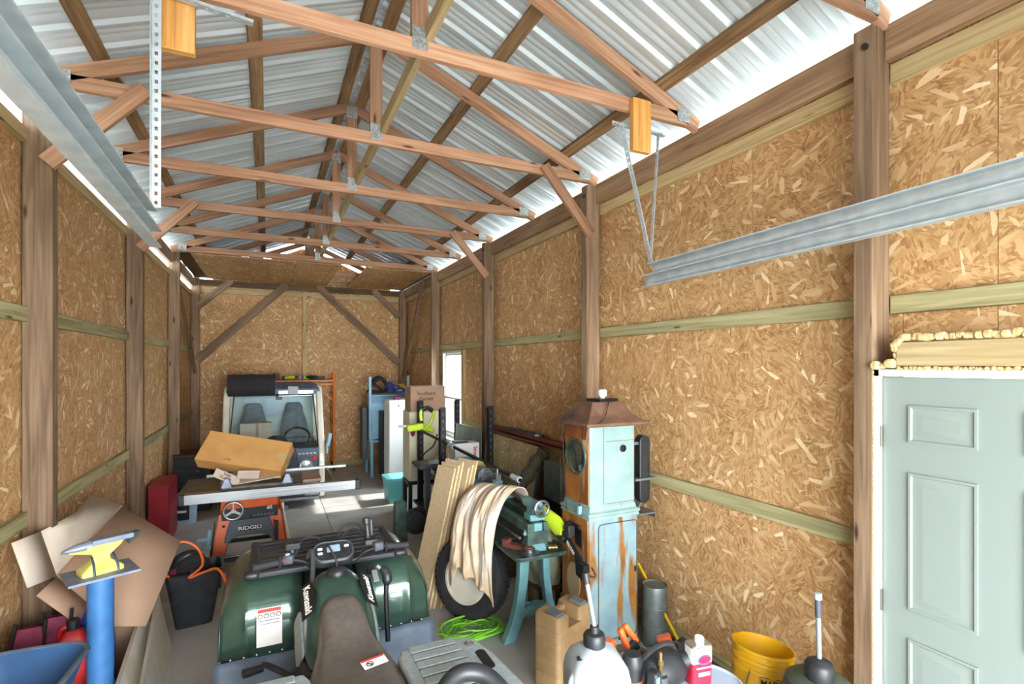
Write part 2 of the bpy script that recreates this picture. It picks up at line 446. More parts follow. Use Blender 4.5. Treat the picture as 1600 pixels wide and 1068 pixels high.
ob('gable_board', gable(YB, YB+.012), 'osb', wb)
yb = YT[8]
ob('stud', B().b2((.65, YB-.09, 0), (.72, YB-.002, 3.70)), 'pale_wood', wb, bev=.003, seg=1)
for nm, p, q, h in (('brace', (-1.19, 2.20), (.35, 3.72), .14), ('brace', (-1.20, 3.20), (-.62, 3.74), .12),
                ('brace', (2.60, 2.16), (.93, 3.74), .14), ('brace', (2.60, 3.18), (2.05, 3.72), .12)):
    ob(nm, B().beam((p[0], yb-.02, p[1]), (q[0], yb-.02, q[1]), .04, h), 'post_wood', wb, bev=.003, seg=1)
ob('tie_beam', B().b2((XL+.15, YB-.13, 3.62), (XR-.15, YB-.09, 3.74)), 'old_wood', wb)
ob('tie_beam', B().b2((XL+.05, YB-.05, 3.50), (XR-.05, YB-.002, 3.60)), 'pale_wood', wb)
ob('brace', B().beam((-1.22, 8.92, 3.55), (-1.22, 11.2, 2.0), .04, .09), 'post_wood', wl)
ob('brace', B().beam((2.69, 9.6, 3.72), (2.69, 11.2, 1.85), .04, .10), 'post_wood', wr)
# front wall with the open bay behind the camera
wf = thing('wall_front', 'front wall around the open overhead door bay', 'wall', kind='structure')
for lo, hi in (((XL, YF-.012, 0), (-.5, YF, 3.66)), ((2.32, YF-.012, 0), (XR, YF, 3.66)), ((-.5, YF-.012, 2.75), (2.32, YF, 3.66))):
    ob('osb_panel', B().b2(lo, hi), 'osb', wf)
ob('gable_board', gable(YF-.012, YF), 'osb', wf)
for x0 in (-.54, 2.32): ob('jamb', B().b2((x0, YF, 0), (x0+.04, YF+.09, 2.79)), 'post_wood', wf)
ob('lintel', B().b2((-.54, YF, 2.75), (2.36, YF+.04, 2.95)), 'header_wood', wf)

# roof: purlins and ribbed sheet
ce = thing('ceiling', 'underside of ribbed silver sheet metal roof on timber purlins', 'ceiling', kind='structure')
SL = .41; AP = 4.65; ang = math.atan(SL)
zr = lambda x: AP-SL*abs(x-XC)
def slope_box(xc, w, t, off, y0, y1):
    sg = 1 if xc > XC else -1
    n = Vector((sg*math.sin(ang), 0, math.cos(ang)))
    p = Vector((xc, (y0+y1)/2, zr(xc)))+n*off
    return B().box(p, (w, y1-y0, t), rot=(0, sg*ang, 0))
for xc, w in ((1.52, .09), (2.38, .09), (-.07, .09), (-.91, .09), (XC+.075, .09), (XC-.075, .09)):
    for y0, y1 in ((YF-.2, 2.7), (2.7, 7.58), (7.58, YB+.25)):
        ob('purlin', slope_box(xc, w, .038, .019, y0, y1-.003), 'purlin_wood', ce)
def sheet(wd=.9144):
    prof = []
    for k in range(4):
        y = k*wd/4
        prof += [(y, 0), (y+.022, .019), (y+.052, .019), (y+.074, 0), (y+.125, 0), (y+.131, .004), (y+.142, .004), (y+.148, 0), (y+.175, 0), (y+.181, .004), (y+.192, .004), (y+.198, 0)]
    prof.append((wd, 0))
    b = B(); L = 2.62
    r0 = b.ring([(0.0, y, z) for y, z in prof]); r1 = b.ring([(L, y, z) for y, z in prof])
    b.bridge(r0, r1, False, closed=False)
    return b
sm_ = mesh('roof_sheet', sheet(), 'roof_metal')
for side in (1, -1):
    for k in range(14):
        n = Vector((side*math.sin(ang), 0, math.cos(ang)))
        p = Vector((XC-side*.03, YF-.2+k*.9144, AP-.005+SL*.03))+n*.04
        o = ob('roof_sheet', sm_, None, ce, loc=p, rot=(0, ang, 0) if side > 0 else (0, ang, PI))
        if side < 0: o.location.y += .9144
        pass
for sd in (-1, 1): ob('ridge_cap', B().box((XC+sd*.10, (YF+YB)/2, AP+.042), (.24, YB-YF+.5, .002), rot=(0, sd*ang, 0)), 'roof_metal', ce)
ob('runner', B().b2((.765, 1.2, 3.862), (.805, YB, 3.95)), 'pale_wood', ce)
# boarded soffit at the back bay
cx = [-1.02, -.55, -.27, 0.0, .42, .98, 1.05, 1.50, 2.02, 2.22, 2.62]
for i in range(len(cx)-1):
    if i in (5, 6): continue
    ob('soffit_board', B().b2((cx[i]+.003, YT[6]+.02, 3.752), (cx[i+1]-.003, YB-.14, 3.762)), 'osb', ce)
ob('soffit_board', B().b2((.985, YT[6]+.02, 3.752), (1.10, YB-.14, 3.762)), 'osb', ce)

for a_, b_ in ((-1.22, 1.10), (1.50, 2.70)): ob('soffit_light_stop', B().b2((a_, YT[6]+.02, 3.7625), (b_, YB-.12, 3.768)), 'old_wood', ce)  # unseen sheet added above the boards to block light through their joints
# trusses
TL = ['roof truss bearing on the post beside the grey door', 'roof truss with two wooden hanger blocks screwed to its chord',
      'second roof truss from the camera, knee braces at the two near posts', 'third roof truss from the camera, no knee braces',
      'fourth roof truss from the camera, knee braces at smaller posts', 'fifth roof truss from the camera, just before the boarded soffit',
      'sixth roof truss, its chord edging the boarded soffit', 'seventh roof truss, above the boarded soffit', 'last roof truss against the back gable wall']
def truss(y, label):
    t = thing('roof_truss', label, 'truss', (XC, y, 0), group='timber roof trusses')
    hw = 1.99
    h = ob('bottom_chord', B().box((0, 0, 3.815), (2*1.90, .038, .089)), 'truss_wood', t, bev=.003, seg=1)
    for s in (-1, 1):
        b = B().beam((s*.0, 0, AP-.047), (s*hw, 0, AP-.047-SL*hw), .038, .089)
        ob('rafter', b, 'truss_wood', t)
        ob('nail_plate', B().box((s*1.85, -.0205, 3.835), (.11, .003, .09)), 'plate', t)
    ob('king_post', B().box((0, 0, (3.86+AP-.09)/2), (.089, .038, AP-.09-3.86)), 'truss_wood', t)
    ob('nail_plate', B().box((0, -.0205, 3.86), (.085, .003, .12)), 'plate', t)
    ob('nail_plate', B().box((0, -.0205, AP-.10), (.10, .003, .11)), 'plate', t)
    return t
for i, y in enumerate([.26]+YT):
    t = truss(y, 'roof truss overhead, behind the hanger blocks' if i == 0 else TL[i-1])
    if y in (YT[2], YT[4]):
        for s in (-1, 1):
            ob('knee_brace', B().beam((s*1.42, -.04, 3.84), (s*1.90, -.04, 3.30), .038, .089), 'truss_wood', t)
bpy.context.view_layer.update()

# entry door in the right wall
dr = thing('door_1', 'pale grey six-panel entry door in the right wall', 'door', (-.145, -.10, 0), kind='structure')
b = B().b2((2.805, .675, .03), (2.845, 1.555, 2.065))
ob('slab', b, 'door_paint', dr, bev=.002, seg=1)
def raised(y0, y1, z0, z1):
    b = B()
    def loop(ins, x): return [(x, y0+ins, z0+ins), (x, y1-ins, z0+ins), (x, y1-ins, z1-ins), (x, y0+ins, z1-ins)]
    b.loft([loop(0, 2.806), loop(0, 2.797), loop(.010, 2.7965), loop(.016, 2.803), loop(.022, 2.8035), loop(.055, 2.797), loop(.06, 2.797)], True, False)
    return b
for y0, y1 in ((1.19, 1.445), (.785, 1.04)):
    for z0, z1 in ((1.765, 1.935), (1.0, 1.625), (.25, .865)):
        ob('door_panel', raised(y0, y1, z0, z1), 'door_paint', dr)
fr = B().b2((2.775, 1.558, 0), (2.945, 1.580, 2.10)).b2((2.775, .63, 2.068), (2.945, 1.580, 2.10)).b2((2.775, .63, 0), (2.945, .672, 2.10))
ob('door_frame', fr, 'white_paint', dr)
for z in (.25, 1.0, 1.78):
    h = ob('hinge', B().cyl((2.795, 1.558, z-.05), (2.795, 1.558, z+.05), .008, n=10).b2((2.796, 1.56, z-.05), (2.80, 1.59, z+.05)), 'hinge', dr)
ob('header_board', B().b2((2.758, .60, 2.115), (2.80, 1.475, 2.225)), 'pale_wood', dr, bev=.003, seg=1)
kn = ob('door_knob', B().lathe([(.03, 0), (.03, .008), (.012, .012), (.012, .04), (.027, .05), (.03, .065), (.02, .08), (.001, .083)], 20, Matrix.Translation((2.80, .74, .98)) @ Matrix.Rotation(-PI/2, 4, 'Y')), 'hinge', dr)
def bead(pts, r, step=.014, jit=.35):
    b = B(); rnd = random.Random(3)
    for p, q in zip(pts, pts[1:]):
        p = Vector(p); q = Vector(q); n = max(1, int((q-p).length/step))
        for i in range(n):
            c = p.lerp(q, (i+rnd.random()*.6)/n); rr = r*(1+jit*(rnd.random()*2-1))
            b.ball((c.x+rnd.uniform(-.3, .3)*r, c.y+rnd.uniform(-.35, .35)*r, c.z+rnd.uniform(-.35, .35)*r), (rr, rr, rr*.9), 7, 5)
    return b
ob('foam_bead', bead([(2.775, 1.478, 2.12), (2.77, 1.48, 2.22), (2.775, 1.46, 2.245), (2.775, .60, 2.243)], .017), 'foam', dr)
ob('foam_bead', bead([(2.77, 1.568, 2.115), (2.762, 1.52, 2.125), (2.765, 1.48, 2.12)], .026, .02), 'foam', dr)
ob('foam_bead', bead([(2.768, 1.47, 2.106), (2.768, .62, 2.106)], .0085, .011), 'foam', dr)
ob('foam_bead', bead([(2.776, 1.583, 2.11), (2.776, 1.583, .02)], .0065, .009), 'foam', dr)

# window in the right wall
wn = thing('window_1', 'white single-hung window in the right wall', 'window', kind='structure')
y0, y1, z0, z1 = 7.69, 8.63, .95, 2.33
f = B()
for lo, hi in (((2.77, y0-.03, z0-.03), (2.86, y0+.015, z1+.03)), ((2.77, y1-.015, z0-.03), (2.86, y1+.03, z1+.03)), ((2.77, y0-.03, z0-.03), (2.86, y1+.03, z0+.015)), ((2.77, y0-.03, z1-.015), (2.86, y1+.03, z1+.03))): f.b2(lo, hi)
ob('window_frame', f, 'white_paint', wn, bev=.003, seg=1)
zm = 1.55
for nm, a, c, x in (('upper_sash', zm, z1-.015, 2.835), ('lower_sash', z0+.015, zm+.03, 2.81)):
    s_ = B()
    for lo, hi in (((x-.012, y0+.015, a), (x+.012, y0+.05, c)), ((x-.012, y1-.05, a), (x+.012, y1-.015, c)), ((x-.012, y0+.015, a), (x+.012, y1-.015, a+.035)), ((x-.012, y0+.015, c-.035), (x+.012, y1-.015, c))): s_.b2(lo, hi)
    sa = ob(nm, s_, 'white_paint', wn, bev=.002, seg=1)
    ob('pane', B().b2((x-.002, y0+.05, a+.035), (x+.002, y1-.05, c-.035)), 'window_glass', sa)
ob('trim_board', B().b2((2.755, y0-.13, z0-.15), (2.80, y0-.035, z1+.03)), 'pale_wood', wn)
ob('sill', B().b2((2.66, y0-.5, z0-.075), (2.80, y1+.06, z0-.035)), 'white_paint', wn)

# overhead-door tracks and their hangers
def track(xc, label, sgn, y1=2.74):
    t = thing('door_track', label, 'door track', (xc, 0, 0), group='overhead door tracks')
    prof = [(-.03, -.03), (-.03, -.012), (-.012, -.004), (.014, -.004), (.026, -.012), (.026, -.028), (.018, -.028), (.018, -.015), (-.008, -.009), (-.022, -.016), (-.022, -.03)]
    for nm, dz, dx in (('upper_rail', .0, 0.0), ('lower_rail', -.075, -.01)):
        b = B()
        P = [(a*1.25+dx, c*1.5) for a, c in ((-.02, .026), (.016, .026), (.022, .018), (.022, -.018), (.016, -.026), (-.02, -.026), (-.02, -.022), (.012, -.022), (.017, -.015), (.017, .015), (.012, .022), (-.02, .022))]
        P = [(sgn*a, c) for a, c in P]
        ya, yz = (YF+.1, y1-(.05 if dz == 0 else 0))
        b.loft([[(a, ya, 2.80+dz+c) for a, c in P], [(a, yz, 2.755+dz+c) for a, c in P]], True, False)
        ob(nm, b, 'galv', t)
    return t
def strap(p, q, w=.032, n0=Vector((0, -1, 0)), holes=True):
    """slotted angle iron from p to q: two flanges with square holes"""
    p = Vector(p); q = Vector(q); d = (q-p); L = d.length; d.normalize()
    u = n0.cross(d).normalized(); v = d.cross(u)
    b = B(); th = .002
    n = max(2, int(L/.038)); st = L/n
    for (a, c) in ((u, v), (v, u)):
        for i in range(n):
            s0 = p+d*(i*st); s1 = p+d*((i+1)*st); h0 = s0+d*st*.3; h1 = s1-d*st*.3
            for (x0, x1, m0, m1) in ((s0, s1, 0, .3), (s0, s1, .66, 1), (s0, h0, .3, .66), (h1, s1, .3, .66)):
                cs = [x0+a*(m0*w), x1+a*(m0*w), x1+a*(m1*w), x0+a*(m1*w)]
                r0 = b.ring([k-c*th/2 for k in cs]); r1 = b.ring([k+c*th/2 for k in cs])
                b.bridge(r0, r1, False); b.face(r0[::-1]); b.face(r1)
    return b
tr = track(2.30, 'galvanised double door track hanging before the right wall', 1)
tl = track(-.46, 'galvanised double door track crossing the upper left corner', -1)
hb = thing('hanger_block', 'short orange wooden block screwed to the truss near the right wall', 'wood block', (2.19, 2.655, 3.67), group='hanger blocks')
ob('block', B().box((0, 0, 0), (.145, .04, .34)), 'block_wood', hb, bev=.003, seg=1)
hb2 = thing('hanger_block', 'orange wooden block at the top edge above the left door track', 'wood block', (-.355, 2.655, 3.665), group='hanger blocks')
ob('block', B().box((0, 0, 0), (.135, .04, .36)), 'block_wood', hb2, bev=.003, seg=1)
ob('bolt', B().cyl((-.05, -.02, .08), (-.05, -.045, .08), .02, n=8), 'bolt', hb2)
h = thing('track_hanger', 'V-shaped slotted angle hanger under the block by the right wall', 'hanger', (0, 0, 0), group='slotted track hangers')
ob('cross_angle', strap((2.0, 2.70, 3.66), (2.42, 2.70, 3.66), .03), 'galv', h)
ob('diagonal_angle', strap((2.03, 2.67, 3.66), (2.29, 2.69, 2.80), .034), 'galv', h)
ob('upright_angle', strap((2.36, 2.69, 3.67), (2.30, 2.70, 2.80), .022), 'galv', h)
h = thing('track_hanger', 'slotted angle hanger beside the block in the upper left corner', 'hanger', (0, 0, 0), group='slotted track hangers')
ob('cross_angle', strap((-.62, 2.62, 3.72), (-.06, 2.62, 3.66), .032), 'galv', h)
ob('upright_angle', strap((-.44, 2.61, 3.74), (-.45, 2.66, 2.80), .034), 'galv', h)

# ------------------------------------------------------------------ object materials
plain('atv_green', '2f4a40', .28, .25, '3b574a', 5, coat=.6, lo=.3, hi=.7)
plain('atv_grey', '46566a', .55, 0, '5b6a7c', 9)
plain('rack_grey', '9fabac', .6, 0, '8f9b9c', 40, bump=.15, bscale=200)
plain('black_plastic', '1b1d20', .45, 0, '2a2d31', 12)
plain('dark_plastic', '3a3f47', .5, 0, '4b515a', 10)
plain('rack_black', '24272c', .5, 0, '30343a', 10)
plain('rubber', '18181a', .75, 0, '26262a', 20, bump=.1)
plain('seat_vinyl', '5b544e', .38, 0, '67605a', 30, bump=.06, bscale=260)
plain('chrome', 'c9cdd2', .18, .95)
plain('steel', '8d9194', .35, .9, '73777a', 20)
plain('alu', 'a7adb0', .36, .75)
plain('cast_iron', '4d4845', .5, .5, '635b52', 14)
plain('orange_paint', 'd9622a', .4, 0, 'c9561f', 5)
plain('scaffold_orange', 'e2832f', .45, .0, 'cc6f22', 12)
plain('saw_grey', '555f6b', .55)
plain('label_white', 'f4f3ee', .5)
plain('label_red', 'd8433a', .5)
plain('label_black', '141414', .5)
plain('cardboard', 'c99a5c', .8, 0, 'bd8d50', 6, bump=.05)
plain('cardboard_old', 'b29077', .85, 0, 'a38570', 4, bump=.05)
plain('cardboard_pale', 'cfc2b2', .85, 0, 'c2b3a1', 5)
plain('tape', 'b9a27a', .25, 0)
plain('truck_white', 'e6e2d4', .4, 0, 'd8d2c0', 3, coat=.3)
plain('truck_black', '20242b', .3, 0, '2b3038', 4)
plain('truck_blue', '34485f', .35, .1)
plain('bumper_grey', '8f9699', .45, .2, '6c7478', 5)
plain('interior', 'b4cbc8', .6, 0, 'c6d6cf', 3)
plain('seat_cloth', '5a6670', .8, 0, '6d7780', 14)
plain('red_lens', 'd23a24', .2)
plain('clear_lens', 'cfd3d6', .15, .6)
plain('screen_blue', '8aa4b5', .3)
glass('windshield', (.93, .97, .97), .08, .05)
glass('clear_plastic', (.85, .88, .88), .12, .1)
glass('dial_glass', (.8, .85, .82), .15, .06)
plain('carpet_black', '1e1d1f', .95, 0, '2b2a2c', 40, bump=.4)
plain('pump_rust', 'a5652b', .6, .1, '7a4520', 7, lo=.3, hi=.62, bump=.15)
plain('pump_roof', '7d5c4a', .65, .1, '604638', 9, bump=.1)
plain('pump_dark', '4b4034', .7, .1, '6a5138', 9)
plain('teal_paint', '6f9fa5', .45, .05, '5d8d93', 7, bump=.06)
plain('teal_dark', '4f6a62', .45, .3, '3a4b46', 12)
plain('dial_face', '54605a', .6)
plain('red_paint', '9c1826', .4, 0, '861322', 4)
plain('black_metal', '17181b', .5, .2)
plain('blue_pipe', '3f78b4', .5, 0, '356aa3', 12)
plain('blue_tub', '2f5f92', .55, 0, '28517f', 6)
plain('anvil_yellow', 'd8d460', .55, 0, 'c2c07a', 14)
plain('anvil_grey', '74809a', .5, .3, '8b93a6', 10)
plain('maroon', '6e2440', .85, 0, '82304a', 18)
plain('red_plastic', 'c31f22', .4)
plain('blue_plastic', '2343a8', .4)
plain('white_plastic', 'a9b3b9', .45, 0, '9ea9b0', 8)
plain('melamine', 'ece8dc', .6, 0, 'ddd8ca', 6)
plain('hose_orange', 'e06a2e', .5)
plain('cord_green', '7ecb35', .45)
plain('lime', 'b9d52c', .4)
plain('light_blue', '86b3cc', .4, 0, '78a6c0', 5)
plain('cream', 'e6e2c6', .45, 0, 'dcd7b8', 3)
plain('white_enamel', 'e4e6e4', .35, 0, 'd7dbdc', 3)
plain('teal_bin', '6fc3cc', .45)
plain('sheet_steel', '8e9a9d', .4, .6, '6d7a7e', 5)
plain('fibreboard', 'c9b491', .8, 0, 'bda682', 30)
plain('fibre_edge', 'ddcaa2', .85, 0, 'c0a377', 60)
plain('towel', 'ddd2c4', .95, 0, 'cdb390', 4, bump=.5, bscale=140)
plain('tire', '1d1d1e', .8, 0, '2a2a2b', 15)
plain('rim_white', 'd9d3c6', .45, 0, 'c3baa8', 5)
plain('khaki', '6e5f44', .85, 0, '5d5038', 8)
plain('olive', '4c4733', .9, 0, '39362a', 8)
plain('tan_plastic', 'ac8e66', .55, 0, '9a7c54', 7, bump=.08)
plain('yellow_plastic', 'dba514', .4, 0, 'cf9a10', 4)
plain('yellow_pole', 'e0b316', .35)
plain('can_red', 'c9203a', .35)
plain('can_white', 'eef0f2', .35)
plain('can_blue', '3a4f9a', .4)
plain('tin', 'b3b3ae', .3, .8)
plain('tool_orange', 'e8652a', .45)
plain('green_plastic', '3f4a3c', .5)
plain('galv_old', '7f8a89', .5, .6, '6a7472', 9)
plain('brick_red', '5a2d26', .85, 0, '47241f', 20, bump=.3)
plain('channel_red', '955a4b', .6, .3, '6d392f', 20, stretch=(1, .1, 1))
plain('bulb_white', 'f0efe8', .3)
plain('canvas_pale', 'a9aa92', .9, 0, '8e8f78', 10)
plain('brass', 'a08a5a', .35, .8)
plain('clear_tube', '7f8588', .3)
plain('bucket_blue', 'b4c6dc', .4, 0, 'a3b8d2', 4)

def streak(name, base, base2, rust, rust2, lo=.56, hi=.62, stretch=(7, 7, 1.2)):
    base, base2, rust, rust2 = map(hexc, (base, base2, rust, rust2))
    m, nt, N, L, P = nodes(name)
    tc = N.new('ShaderNodeTexCoord')
    n1 = N.new('ShaderNodeTexNoise'); n1.inputs['Scale'].default_value = 5; n1.inputs['Detail'].default_value = 5; L.new(tc.outputs['Object'], n1.inputs['Vector'])
    r1 = ramp(N, [(.35, base), (.65, base2)]); L.new(n1.outputs[0], r1.inputs[0])
    r2 = ramp(N, [(.35, rust), (.65, rust2)]); L.new(n1.outputs[0], r2.inputs[0])
    mp = N.new('ShaderNodeMapping'); mp.inputs['Scale'].default_value = stretch; L.new(tc.outputs['Object'], mp.inputs[0])
    n2 = N.new('ShaderNodeTexNoise'); n2.inputs['Scale'].default_value = 1; n2.inputs['Detail'].default_value = 7; L.new(mp.outputs[0], n2.inputs['Vector'])
    r3 = ramp(N, [(lo, (0, 0, 0)), (hi, (1, 1, 1))]); L.new(n2.outputs[0], r3.inputs[0])
    mx = N.new('ShaderNodeMix'); mx.data_type = 'RGBA'; L.new(r3.outputs[0], mx.inputs[0]); L.new(r1.outputs[0], mx.inputs[6]); L.new(r2.outputs[0], mx.inputs[7])
    L.new(mx.outputs[2], P.inputs['Base Color']); P.inputs['Roughness'].default_value = .55
    return m
streak('pump_blue', '7493a0', '8aa6aa', '9a6a2c', '7d5222')
streak('pump_rust_face', 'a86a2c', '7b4a1e', 'c79a5a', 'd6b27a', .55, .68, (9, 9, 1.6))
streak('pump_head_blue', '7b9897', '90aaa6', '86683a', '705530', .68, .74, (6, 6, 3))

def basis(X, n):
    X = Vector(X).normalized(); n = Vector(n); n = (n-X*n.dot(X)).normalized(); Yv = n.cross(X)
    return Matrix((X, Yv, n)).transposed().to_euler()
def sring(c, w, zb, zt, n=14, e=.55, axis='y', y=0):
    """closed superellipse-topped section in the xz plane at depth y"""
    r = []
    for i in range(n+1):
        t = PI*i/n
        cx, sx = math.cos(t), math.sin(t)
        r.append((c-w*math.copysign(abs(cx)**e, cx), y, zb+(zt-zb)*sx**e))
    return r
def rrect(w, h, r, n=5):
    p = []
    for cx, cy, a0 in ((w/2-r, h/2-r, 0), (-w/2+r, h/2-r, PI/2), (-w/2+r, -h/2+r, PI), (w/2-r, -h/2+r, 1.5*PI)):
        for i in range(n+1):
            a = a0+PI/2*i/n; p.append((cx+r*math.cos(a), cy+r*math.sin(a)))
    return p
def cat(pts, k=6, closed=False):
    """smooth curve through points"""
    P = [Vector(p) for p in pts]; n = len(P); out = []
    for i in range(n if closed else n-1):
        p0 = P[(i-1) % n] if (closed or i) else P[0]; p1 = P[i]; p2 = P[(i+1) % n]; p3 = P[(i+2) % n] if (closed or i+2 < n) else P[-1]
        for j in range(k):
            t = j/k
            out.append(.5*((2*p1)+(p2-p0)*t+(2*p0-5*p1+4*p2-p3)*t*t+(3*p1-p0-3*p2+p3)*t**3))
    if not closed: out.append(P[-1])
    return out

# ------------------------------------------------------------------ all-terrain vehicle
A = thing('quad_bike', 'dark green quad bike with brown vinyl seat in the foreground', 'quad bike', (.335, 2.92, 0))
def fender(sgn):
    b = B()
    def fn(u, v):
        ax = .15+.41*u
        k = max(0, min(1, (ax-.40)/.17))
        zt = .945-.13*k**2.2; zb = .56
        if ax < .22: zt -= (.22-ax)*.8
        th = PI*v; cv, sv = math.cos(th), math.sin(th)
        a = .43-.04*k
        y = .57-a*math.copysign(abs(cv)**.62, cv); z = zb+(zt-zb)*abs(sv)**.55
        rib = math.exp(-((ax-.435)/.018)**2)*.016*(1 if .02 < v < .5 else 0)
        return (sgn*ax, y-rib, z)
    b.grid(fn, 24, 36)
    # outer skirt
    def fs(u, v):
        p = Vector(fn(1, v)); return (p.x+sgn*.012*math.sin(PI*u), p.y, p.z+(.50-p.z)*u*.5 if v > 0 else p.z)
    b.grid(lambda u, v: fs(u, v), 4, 36)
    return b
for s in (-1, 1):
    f = ob('front_fender', fender(s), 'atv_green', A, solid=.004)
    if s < 0:
        # warning sticker on the left fender
        st = ob('warning_label', B().box((-.325, .135, .715), (.125, .003, .20), rot=(-.06, 0, 0)), 'label_white', f)
        ob('red_band', B().box((-.325, .1285, .805), (.112, .002, .016), rot=(-.06, 0, 0)), 'label_red', f)
        for i in range(4): ob('pictogram', B().torus((-.37+i*.03, .131, .775), .011, .0018, (0, 1, 0), 14, 4), 'label_black', f)
        for i in range(7): ob('text_line', B().box((-.325+.004*(i % 2), .1335+i*.001, .75-i*.018), (.10-.012*(i % 3), .002, .0025)), 'dark_plastic', f)
    for i in range(6): ob('rivet', B().ball((s*(.20+i*.062), .138, .575), .007, 8, 5), 'chrome', f)
    # grey splash guard and foot well
    def flap(u, v, s=s):
        x = .15+.44*u
        q = v
        y = .142-.10*q-.34*max(0, q-.55)/.45*1.2; z = .565-.36*min(1, q/.75)**.9
        return (s*(x-.02*(1-u)*q), y-.03*math.sin(PI*u)*q, z)
    ob('splash_guard', B().grid(flap, 12, 14), 'atv_grey', A, solid=.006)
    ob('foot_rest', B().b2((s*.17, -.78, .21), (s*.57, -.12, .25)), 'dark_plastic', A, bev=.01)
# front rack
r = ob('front_rack', B().b2((-.43, .27, .925), (.43, .305, .962)).b2((-.43, .80, .92), (.43, .85, .955)).b2((-.43, .26, .925), (-.385, .85, .96)).b2((.385, .26, .925), (.43, .85, .96)), 'rack_black', A, bev=.012, seg=3)
for i in range(6):
    ob('rack_slat', B().b2((-.38, .335+i*.078, .93), (.38, .375+i*.078, .952)), 'rack_black', r, bev=.006)
for s in (-1, 1): ob('rack_end', B().box((s*.415, .285, .95), (.08, .07, .045)), 'black_plastic', r, bev=.02, seg=3)
ob('hood', B().loft([sring(0, .23-.03*k, .70, .95-.02*k, y=.86-.24*k) for k in range(4)]), 'atv_green', A)
# tank
secs = []
for y, w, zt, e in ((.16, .10, .96, .7), (.08, .14, .995, .62), (-.02, .155, 1.0, .6), (-.10, .160, .975, .62), (-.18, .165, .945, .65), (-.28, .15, .90, .7), (-.40, .14, .84, .7)):
    secs.append(sring(0, w+.02, .62, zt, y=y, e=e))
tk = ob('fuel_tank', B().loft(secs), 'atv_green', A, sub=1)
ob('fuel_cap', B().lathe([(.052, .985), (.055, .995), (.05, 1.012), (.044, 1.02), (.018, 1.03), (.001, 1.031)], 24, Matrix.Translation((0.005, .0, 0))), 'black_plastic', tk)
for s in (-1, 1):
    # black decal with the maker's name on each tank flank
    X = (0, -1, -.30) if s < 0 else (0, 1, .30)
    n = (s*.66, -.22, .72)
    R = basis(X, n)
    c = Vector((s*.142, -.115, .918))
    M = R.to_matrix().to_4x4(); M.translation = c+Vector(n).normalized()*.012
    ob('tank_decal', B().prism([(-.12, -.042), (.115, -.042), (.12, .035), (.0, .06), (-.12, .025)], 0, .003, M), 'label_black', tk)
    text('maker_name', 'Kawasaki', .056, 'label_white', tk, c+Vector(n).normalized()*.0165, R, sx=.95, shear=.15)
    # pale side panel strip and dark side cover
    M2 = basis((0, -1, -.55), (s*.95, 0, .3)).to_matrix().to_4x4() if s < 0 else basis((0, 1, .55), (s*.95, 0, .3)).to_matrix().to_4x4()
    M2.translation = Vector((s*.185, -.12, .74))
    ob('side_panel', B().prism(rrect(.26, .10, .03), 0, .012, M2), 'rack_grey', tk)
    ob('side_cover', B().loft([[(s*.13, -.10, .72), (s*.20, -.12, .70), (s*.215, -.14, .52), (s*.13, -.12, .50)], [(s*.13, -.38, .70), (s*.18, -.38, .66), (s*.20, -.40, .50), (s*.13, -.40, .50)]], True, False), 'black_plastic', A, bev=.015)
# seat
secs = []
for y, w, zt, zb, e in ((-.145, .07, .91, .80, .8), (-.165, .11, .955, .74, .62), (-.23, .125, .95, .70, .55), (-.34, .125, .91, .66, .5), (-.46, .14, .87, .64, .48), (-.58, .185, .85, .64, .45), (-.72, .205, .85, .65, .45), (-.90, .20, .87, .67, .45), (-1.02, .17, .88, .70, .5), (-1.08, .14, .86, .74, .6)):
    secs.append(sring(0, w, zb, zt, y=y, e=e, n=18))
se = ob('seat', B().loft(secs), 'seat_vinyl', A, sub=1)
Rl = basis((.97, .22, 0), (.10, -.10, 1))
M = Rl.to_matrix().to_4x4(); M.translation = Vector((.075, -.70, .860))
lb = ob('warning_label', B().prism(rrect(.105, .055, .003, 1), 0, .002, M), 'label_white', se)
M = M.copy(); M.translation = Vector((.075, -.70, .8615)); ob('red_band', B().prism([(-.05, .016), (.05, .016), (.05, .026), (-.05, .026)], 0, .0022, M), 'label_red', se)
M3 = M.copy(); ob('pictogram', B().torus((-.022, -.006, .0015), .014, .0018, (0, 0, 1), 18, 5).beam((-.03, .002, .0015), (-.014, -.014, .0015), .004, .002), 'label_black', se).matrix_local = M3
# engine lump and rear body
ob('engine', B().b2((-.17, -.55, .22), (.17, -.05, .60)).cyl((-.20, -.28, .42), (.20, -.28, .42), .12, n=20).b2((-.23, -.5, .38), (-.16, -.2, .56)), 'cast_iron', A, bev=.02)
b = B()
for i in range(5): b.cyl((-.225, -.20-.055*i, .50), (-.265, -.20-.055*i, .50), .02, n=8)
ob('engine_bolts', b, 'brass', A)
ob('gear_pedal', B().tube(cat([(-.20, -.15, .55), (-.30, -.05, .58), (-.36, -.02, .60), (-.40, -.06, .60)]), .014, 8).cyl((-.36, -.05, .60), (-.44, -.09, .61), .022, n=10), 'black_plastic', A)
ob('frame', B().tube([(-.14, .8, .35), (-.14, -1.2, .35)], .022).tube([(.14, .8, .35), (.14, -1.2, .35)], .022).b2((-.3, .50, .28), (.3, .62, .34)).b2((-.3, -1.08, .28), (.3, -.96, .34)), 'black_metal', A)
